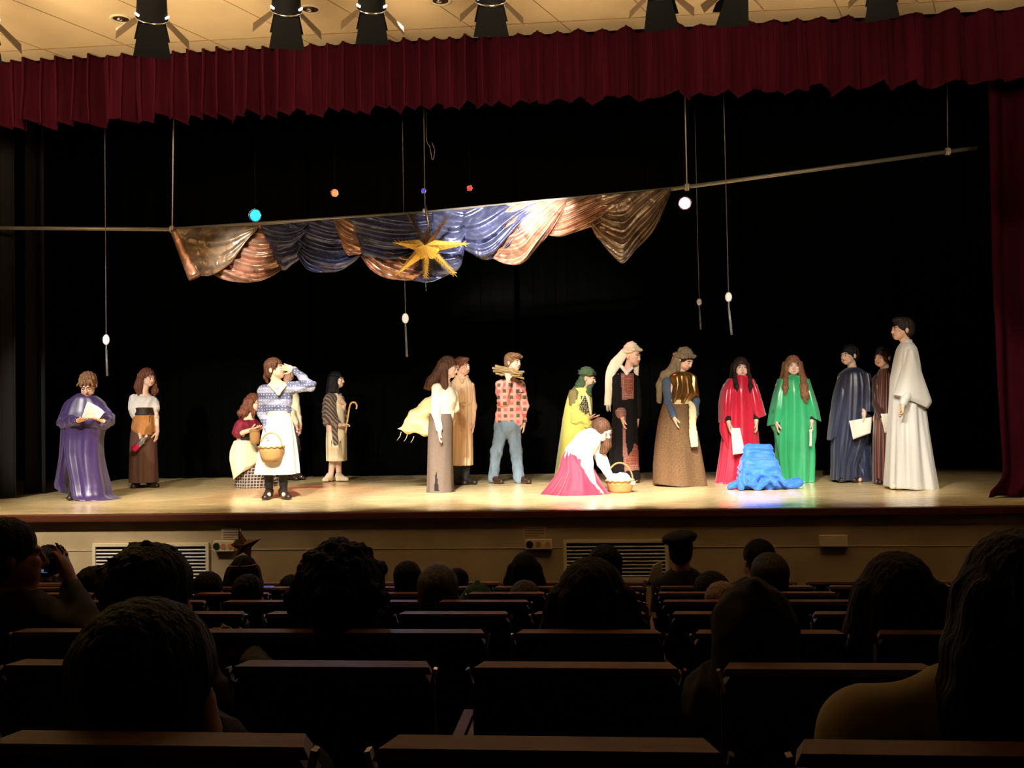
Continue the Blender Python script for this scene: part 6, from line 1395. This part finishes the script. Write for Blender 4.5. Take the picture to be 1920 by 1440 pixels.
AUD = {'coat_black': mat('black_coat', (12, 11, 12), .85, .15), 'coat_brown': mat('dark_brown_coat', (26, 18, 16), .85, .15), 'coat_grey': mat('dark_grey_knit', (40, 36, 34), .9, .2, (40, 40, 20), .4),
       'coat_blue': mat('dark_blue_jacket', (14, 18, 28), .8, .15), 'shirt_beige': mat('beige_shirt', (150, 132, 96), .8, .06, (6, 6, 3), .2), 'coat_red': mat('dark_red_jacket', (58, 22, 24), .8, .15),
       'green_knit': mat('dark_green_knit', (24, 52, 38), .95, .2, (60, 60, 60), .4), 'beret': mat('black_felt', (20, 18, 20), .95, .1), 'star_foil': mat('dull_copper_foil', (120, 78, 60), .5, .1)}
def aud(row, px, ytop, wpx, kind, label, cloth='coat_black', yaw=180, pitch=0, hair='hair_night', roll=0, shw=None, arm_r=None, arm_l=None, hx=None, top=None, dy=.24, h=None, neckl=1.):
    shw = shw or (.185 if row < 4 else .15)
    Y = rowY(row)+dy; c0 = W(px, ytop, Y=Y); dist = Y-CAM[1]; width = wpx*dist/FPX
    sc = {'short': width/.172, 'spiky': width/.185, 'curly': width/.30, 'long': width/.205, 'beret': width/.26, 'hood': width/.18, 'beanie': width/.19}[kind]; sc = min(max(sc, .85), 1.3)
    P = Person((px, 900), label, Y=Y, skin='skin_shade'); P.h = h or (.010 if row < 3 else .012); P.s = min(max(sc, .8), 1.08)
    zf = rowZ(row)-.845; P.root.location = (c0[0], Y+.1, zf)
    P.hs = sc; crown = .135+(.05 if kind == 'curly' else .02 if kind in ('beret',) else 0)
    hc = c0-np.array((0, 0, crown*sc)); P.hc = hc; _p = P.p; P.p = lambda a, *r: np.array(hc)
    P.head(0, 0, yaw, pitch, roll, sc=sc); P.p = _p; P.hc = hc
    s = P.s; N = hc+np.array((0, .0, -.175*sc*neckl)); pel = np.array((c0[0], Y+.04, zf+.55)); B = P.B
    if N[2] < pel[2]+.14: N[2] = pel[2]+.14
    B.cap(hc+P.hR@np.array((0, .02, -.06))*sc, N, .052*s, .06*s, .03)
    for t, r_ in ((.25, (.165, .11, .15)), (.6, (.145, .11, .16)), (.95, (.165, .13, .12))): B.ell(lerp(N, pel, t), np.array(r_)*s, None, .05)
    B.cap(lerp(N, pel, .3), lerp(N, pel, .9), .12*s, .13*s, .05)
    SH = [N+np.array((q*shw*s, .0, -.06*s)) for q in (-1, 1)]; K = []
    for q, S_, ar in ((-1, SH[0], arm_l), (1, SH[1], arm_r)):
        B.cap(N, S_, .055*s, .058*s, .03)
        if ar: E, Wr, d, n, sd = ar
        else: E = S_+np.array((q*.04, .04, -.27*s)); Wr = E+np.array((-q*.10, .22, .0)); d = (-q*.5, .8, -.15); n = (0, 0, -1); sd = -q
        B.cap(S_, E, .048*s, .04*s, .02); B.cap(E, Wr, .038*s, .028*s, .015); hand(B, np.array(Wr), np.array(d, float), n, sd, s*1.0, .5); K.append((S_, np.array(E), np.array(Wr)))
        hp = pel+np.array((q*.09, .0, -.02)); kn = pel+np.array((q*.12, .36, .0)); an = np.array((kn[0], kn[1]+.04, zf+.09))
        B.cap(hp, kn, .078*s, .058*s, .03); B.cap(kn, an, .052*s, .038*s, .02); B.cap(an+np.array((0, 0, -.03)), an+np.array((0, .13, -.05)), .034, .028, .02)
    P.B.mesh('body', P.skin, P.root, P.h)
    L, Rm = P.L, P.hR; H = SDF(); hh = .0075 if row < 3 else .010
    g = np.random.RandomState(int(px))
    if kind in ('short', 'spiky', 'curly', 'long', 'beret', 'hood'):
        H.ell(L(0, .026, .043), np.array((.088, .104, .092))*sc, Rm, .01); H.ell(L(0, .05, -.015), np.array((.078, .068, .078))*sc, Rm, .02)
        if kind != 'hood': H.ell(L(0, -.115, -.075), np.array((.085, .095, .115))*sc, Rm, .014, True)
    amp = .0016
    if kind == 'spiky':
        for i in range(26):
            a, e = g.uniform(0, 6.28), g.uniform(.1, 1.45); d = np.array((math.cos(a)*math.cos(e), math.sin(a)*math.cos(e), math.sin(e))); b0 = L(*(np.array((.0, .026, .043))+d*np.array((.08, .095, .084)))); H.cap(b0, b0+Rm@(d*.016*sc+np.array((.012, 0, .0))), .014*sc, .005, .012)
    if kind == 'curly':
        H.ell(L(0, .03, .03), np.array((.128, .135, .128))*sc, Rm, .02); H.ell(L(0, .05, -.07), np.array((.118, .10, .10))*sc, Rm, .03)
        for i in range(170):
            a, e = g.uniform(0, 6.28), g.uniform(-.9, 1.5); d = np.array((math.cos(a)*math.cos(e), math.sin(a)*math.cos(e), math.sin(e)))
            b0 = L(*(np.array((0, .035, .01))+d*np.array((.132, .13, .145)))); r_ = g.uniform(.010, .024)*sc; H.ell(b0, (r_, r_, r_), None, .008)
        amp = .003
    if kind == 'long':
        for i, (x, y) in enumerate(((-.075, .0), (-.085, .05), (-.05, .09), (0, .10), (.05, .09), (.085, .05), (.075, .0))):
            q = 1.0+.5*(i % 2)*0; H.chain([L(x, y, .03), L(x*1.25, y+.005, -.07), L(x*1.45, y+.0, -.16), L(x*1.5, y-.0, -.27)], [.034*sc, .038*sc, .042*sc, .03*sc], .02)
    if kind == 'hood':
        H.ell(L(0, .02, .02), np.array((.10, .115, .118))*sc, Rm, .02); H.ell(L(0, .04, -.11), np.array((.115, .10, .13))*sc, Rm, .04); H.cap(L(0, .03, .12), L(.0, .05, .14), .03*sc, .008, .03)
    if kind == 'beanie':
        H.ell(L(0, .02, .045), np.array((.092, .106, .096))*sc, Rm, .01); H.cap(L(-.07, .03, .0), L(.07, .03, .0), .03*sc, .03*sc, .03); H.ell(L(0, .02, .145), (.02, .02, .014), None, .01)
    if hx: hx(H, L, sc, Rm)
    nm = 'knitted_hat' if kind == 'beanie' else 'hood' if kind == 'hood' else 'hair'
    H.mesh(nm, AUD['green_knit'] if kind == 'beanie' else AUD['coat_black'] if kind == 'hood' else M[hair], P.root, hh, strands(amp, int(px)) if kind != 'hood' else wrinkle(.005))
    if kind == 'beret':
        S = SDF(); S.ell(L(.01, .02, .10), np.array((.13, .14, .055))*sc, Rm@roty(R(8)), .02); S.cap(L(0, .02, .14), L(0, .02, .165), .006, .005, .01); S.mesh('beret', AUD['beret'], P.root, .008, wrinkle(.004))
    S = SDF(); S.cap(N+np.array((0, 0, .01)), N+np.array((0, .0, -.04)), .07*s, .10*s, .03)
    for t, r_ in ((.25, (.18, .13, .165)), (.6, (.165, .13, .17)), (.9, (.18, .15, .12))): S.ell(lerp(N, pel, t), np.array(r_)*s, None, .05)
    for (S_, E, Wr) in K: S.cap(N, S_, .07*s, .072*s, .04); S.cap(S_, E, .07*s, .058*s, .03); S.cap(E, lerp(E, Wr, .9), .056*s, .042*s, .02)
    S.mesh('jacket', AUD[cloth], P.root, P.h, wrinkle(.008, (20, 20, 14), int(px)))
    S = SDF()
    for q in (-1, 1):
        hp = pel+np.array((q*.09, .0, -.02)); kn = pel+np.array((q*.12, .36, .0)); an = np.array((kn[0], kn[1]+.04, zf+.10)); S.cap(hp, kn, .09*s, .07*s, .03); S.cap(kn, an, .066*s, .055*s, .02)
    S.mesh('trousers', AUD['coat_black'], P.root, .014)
    return P
Yc = rowY(2)
cam_c = W(84, 1062, Y=Yc+.42)
pa = W(118, 1185, Y=Yc+.10); pe = W(165, 1165, Y=Yc+.22); pw = W(128, 1092, Y=Yc+.38)
p1 = aud(2, 20, 968, 104, 'short', 'spectator at the far left holding up a small camera, head in half profile', 'coat_brown', yaw=128, arm_r=(W(172, 1190, Y=Yc+.2), W(132, 1095, Y=Yc+.38), (-.35, .1, .9), (-1, .0, .1), -1))
aud(7, 93, 1020, 47, 'short', 'small dark haired spectator at the far left just right of the raised camera')
aud(5, 177, 1060, 62, 'short', 'dark haired spectator left of the spiky haired head')
aud(1, 285, 1014, 172, 'spiky', 'spectator with large tousled spiky hair in front of the left air vent', 'coat_brown', hair='hair_night', arm_r=(W(500, 1290, Y=rowY(1)+.5), W(472, 1228, Y=rowY(1)+.9), (-.8, .1, .45), (-.3, .5, -.6), -1))
aud(0, 283, 1114, 262, 'short', 'nearest spectator at the left with a large round dark head', 'coat_black', dy=.24, shw=.2, h=.0075)
aud(5, 392, 1070, 54, 'short', 'spectator in a grey knit at the right of the spiky haired head', 'coat_grey')
p7 = aud(6, 459, 1040, 56, 'long', 'spectator with long hair wearing the star headdress', 'coat_black')
aud(4, 467, 1075, 58, 'short', 'child with a round head in front of the star headdress wearer', 'coat_grey')
aud(2, 640, 1000, 200, 'curly', 'spectator with a huge head of curly hair left of the middle', 'coat_black', shw=.21)
aud(6, 548, 1076, 46, 'short', 'spectator with a lit phone mostly hidden left of the curly head', 'coat_blue', shw=.2)
aud(5, 765, 1050, 52, 'short', 'dark haired spectator close to the right of the curly head')
aud(4, 822, 1056, 76, 'short', 'spectator with short thin greyish hair right of the curly head', 'coat_grey', hair='hair_grey')
aud(6, 858, 1064, 42, 'short', 'spectator half hidden behind the one with thin greyish hair', 'coat_black')
aud(5, 896, 1094, 60, 'beanie', 'child in a dark green knitted hat', 'coat_blue')
aud(6, 984, 1034, 56, 'long', 'long haired spectator in front of the open socket box', 'coat_black')
aud(5, 984, 1086, 58, 'short', 'child with rumpled hair below the long haired spectator in the middle', 'coat_brown', hair='hair_dark')
aud(2, 1108, 1042, 142, 'long', 'large spectator with long straight hair right of the middle', 'coat_black', shw=.2)
aud(4, 1134, 1019, 62, 'short', 'dark haired spectator just behind the large long haired one', 'coat_black')
aud(6, 1277, 994, 66, 'beret', 'spectator in a wide black beret at the right end of the air vent', 'coat_black', yaw=165, neckl=1.1)
aud(6, 1419, 1009, 54, 'short', 'dark haired spectator right of the beret, turned slightly left', 'coat_black', yaw=200)
aud(5, 1441, 1034, 68, 'short', 'round headed spectator just in front of the one turned slightly left', 'coat_brown', hair='hair_dark')
aud(5, 1333, 1069, 66, 'short', 'dark haired child leaning toward the fair haired child', 'coat_brown')
aud(4, 1352, 1088, 62, 'short', 'fair haired child between the beret wearer and the hooded spectator', 'coat_brown', hair='hair_blond')
aud(1, 1410, 1090, 142, 'hood', 'hooded dark spectator near the right with a tall rounded head', 'coat_black', shw=.19)
aud(2, 1676, 1031, 150, 'long', 'spectator with very wide long hair at the right below the ivory box', 'coat_brown', hair='hair_night', shw=.2)
aud(0, 1893, 990, 215, 'long', 'nearest spectator at the right edge in a pale beige shirt', 'shirt_beige', yaw=196, dy=.24, shw=.255, h=.0075, neckl=.86)
# star headdress -----------------------------------------------------------
Ys = rowY(6)+.05; sc0 = W(463, 1022, Y=Ys)
pts = []; tips = [(447, 992), (489, 1010), (470, 1046), (442, 1043), (432, 1022)]; inn = [(461, 1013), (471, 1026), (456, 1036), (445, 1030), (446, 1012)]
for a, b in zip(tips, inn): pts += [W(*a, Y=Ys), W(*b, Y=Ys)]
v = [q+np.array((0, .006, 0)) for q in pts]+[W(457, 1022, Y=Ys)+np.array((0, -.02, 0)), W(457, 1022, Y=Ys)+np.array((0, .02, 0))]
f = [[i, (i+1) % 10, 10] for i in range(10)]+[[(i+1) % 10, i, 11] for i in range(10)]
st = thing('star_headdress', 'dull five pointed star worn upright on the head of a long haired spectator', 'headdress', sc0)
newmesh('star', v, f, AUD['star_foil'], st, smooth=False)
hb = [p7.L(.092*math.cos(t), .03+.10*math.sin(t), .07) for t in np.linspace(0, 2*np.pi, 28)]; newmesh('head_band', *sweep(hb, .006, 6, cap=False), AUD['star_foil'], st)
newmesh('stem', *sweep([p7.L(0, .125, .06), W(459, 1044, Y=Ys)], .006, 6), AUD['star_foil'], st)
# camera, phone and booklet in the audience --------------------------------
cm = thing('compact_camera', 'small camera with a faintly lit screen held up at the far left', 'camera', cam_c)
box('camera_body', cam_c+np.array((-.05, -.012, -.03)), cam_c+np.array((.05, .012, .032)), M['black_metal'], cm, bev=.005)
box('screen', cam_c+np.array((-.038, -.0135, -.024)), cam_c+np.array((.022, -.0115, .024)), emit('screen_dark', (4, 18, 34), .12), cm)
for (x0, z0, x1, z1) in ((-.014, -.018, .004, -.009), (-.034, -.0215, .018, -.020), (-.018, .008, -.004, .013), (-.031, -.013, -.028, -.009)): box('screen_image', cam_c+np.array((x0, -.0142, z0)), cam_c+np.array((x1, -.0134, z1)), M.setdefault('scr', emit('screen_light', (120, 170, 210), .35)), cm)
v, f = sweep([cam_c+np.array((.0, .012, 0)), cam_c+np.array((.0, .035, 0))], [.022, .018], 18); newmesh('lens_barrel', v, f, M['metal'], cm)
c = W(503, 1101, Y=rowY(6)+.22); ph = thing('smartphone', 'glowing blue phone held low left of the curly head', 'phone', c)
box('phone_body', c+np.array((-.05, -.004, -.012)), c+np.array((.05, .006, .012)), M['black_metal'], ph, bev=.002); box('screen', c+np.array((-.044, -.0055, -.010)), c+np.array((.044, -.004, .010)), emit('phone_screen', (60, 140, 230), 1.2), ph)
c = W(1229, 1078, Y=rowY(6)+.5)
tag(sheet('booklet', [c+np.array((-.02, 0, .07)), c+np.array((.05, .02, .10)), c+np.array((.05, .02, -.08)), c+np.array((-.06, 0, -.06))], M['paper'], curve=.01, th=.003), 'pale booklet held up left of the spectator in the beret', 'booklet')
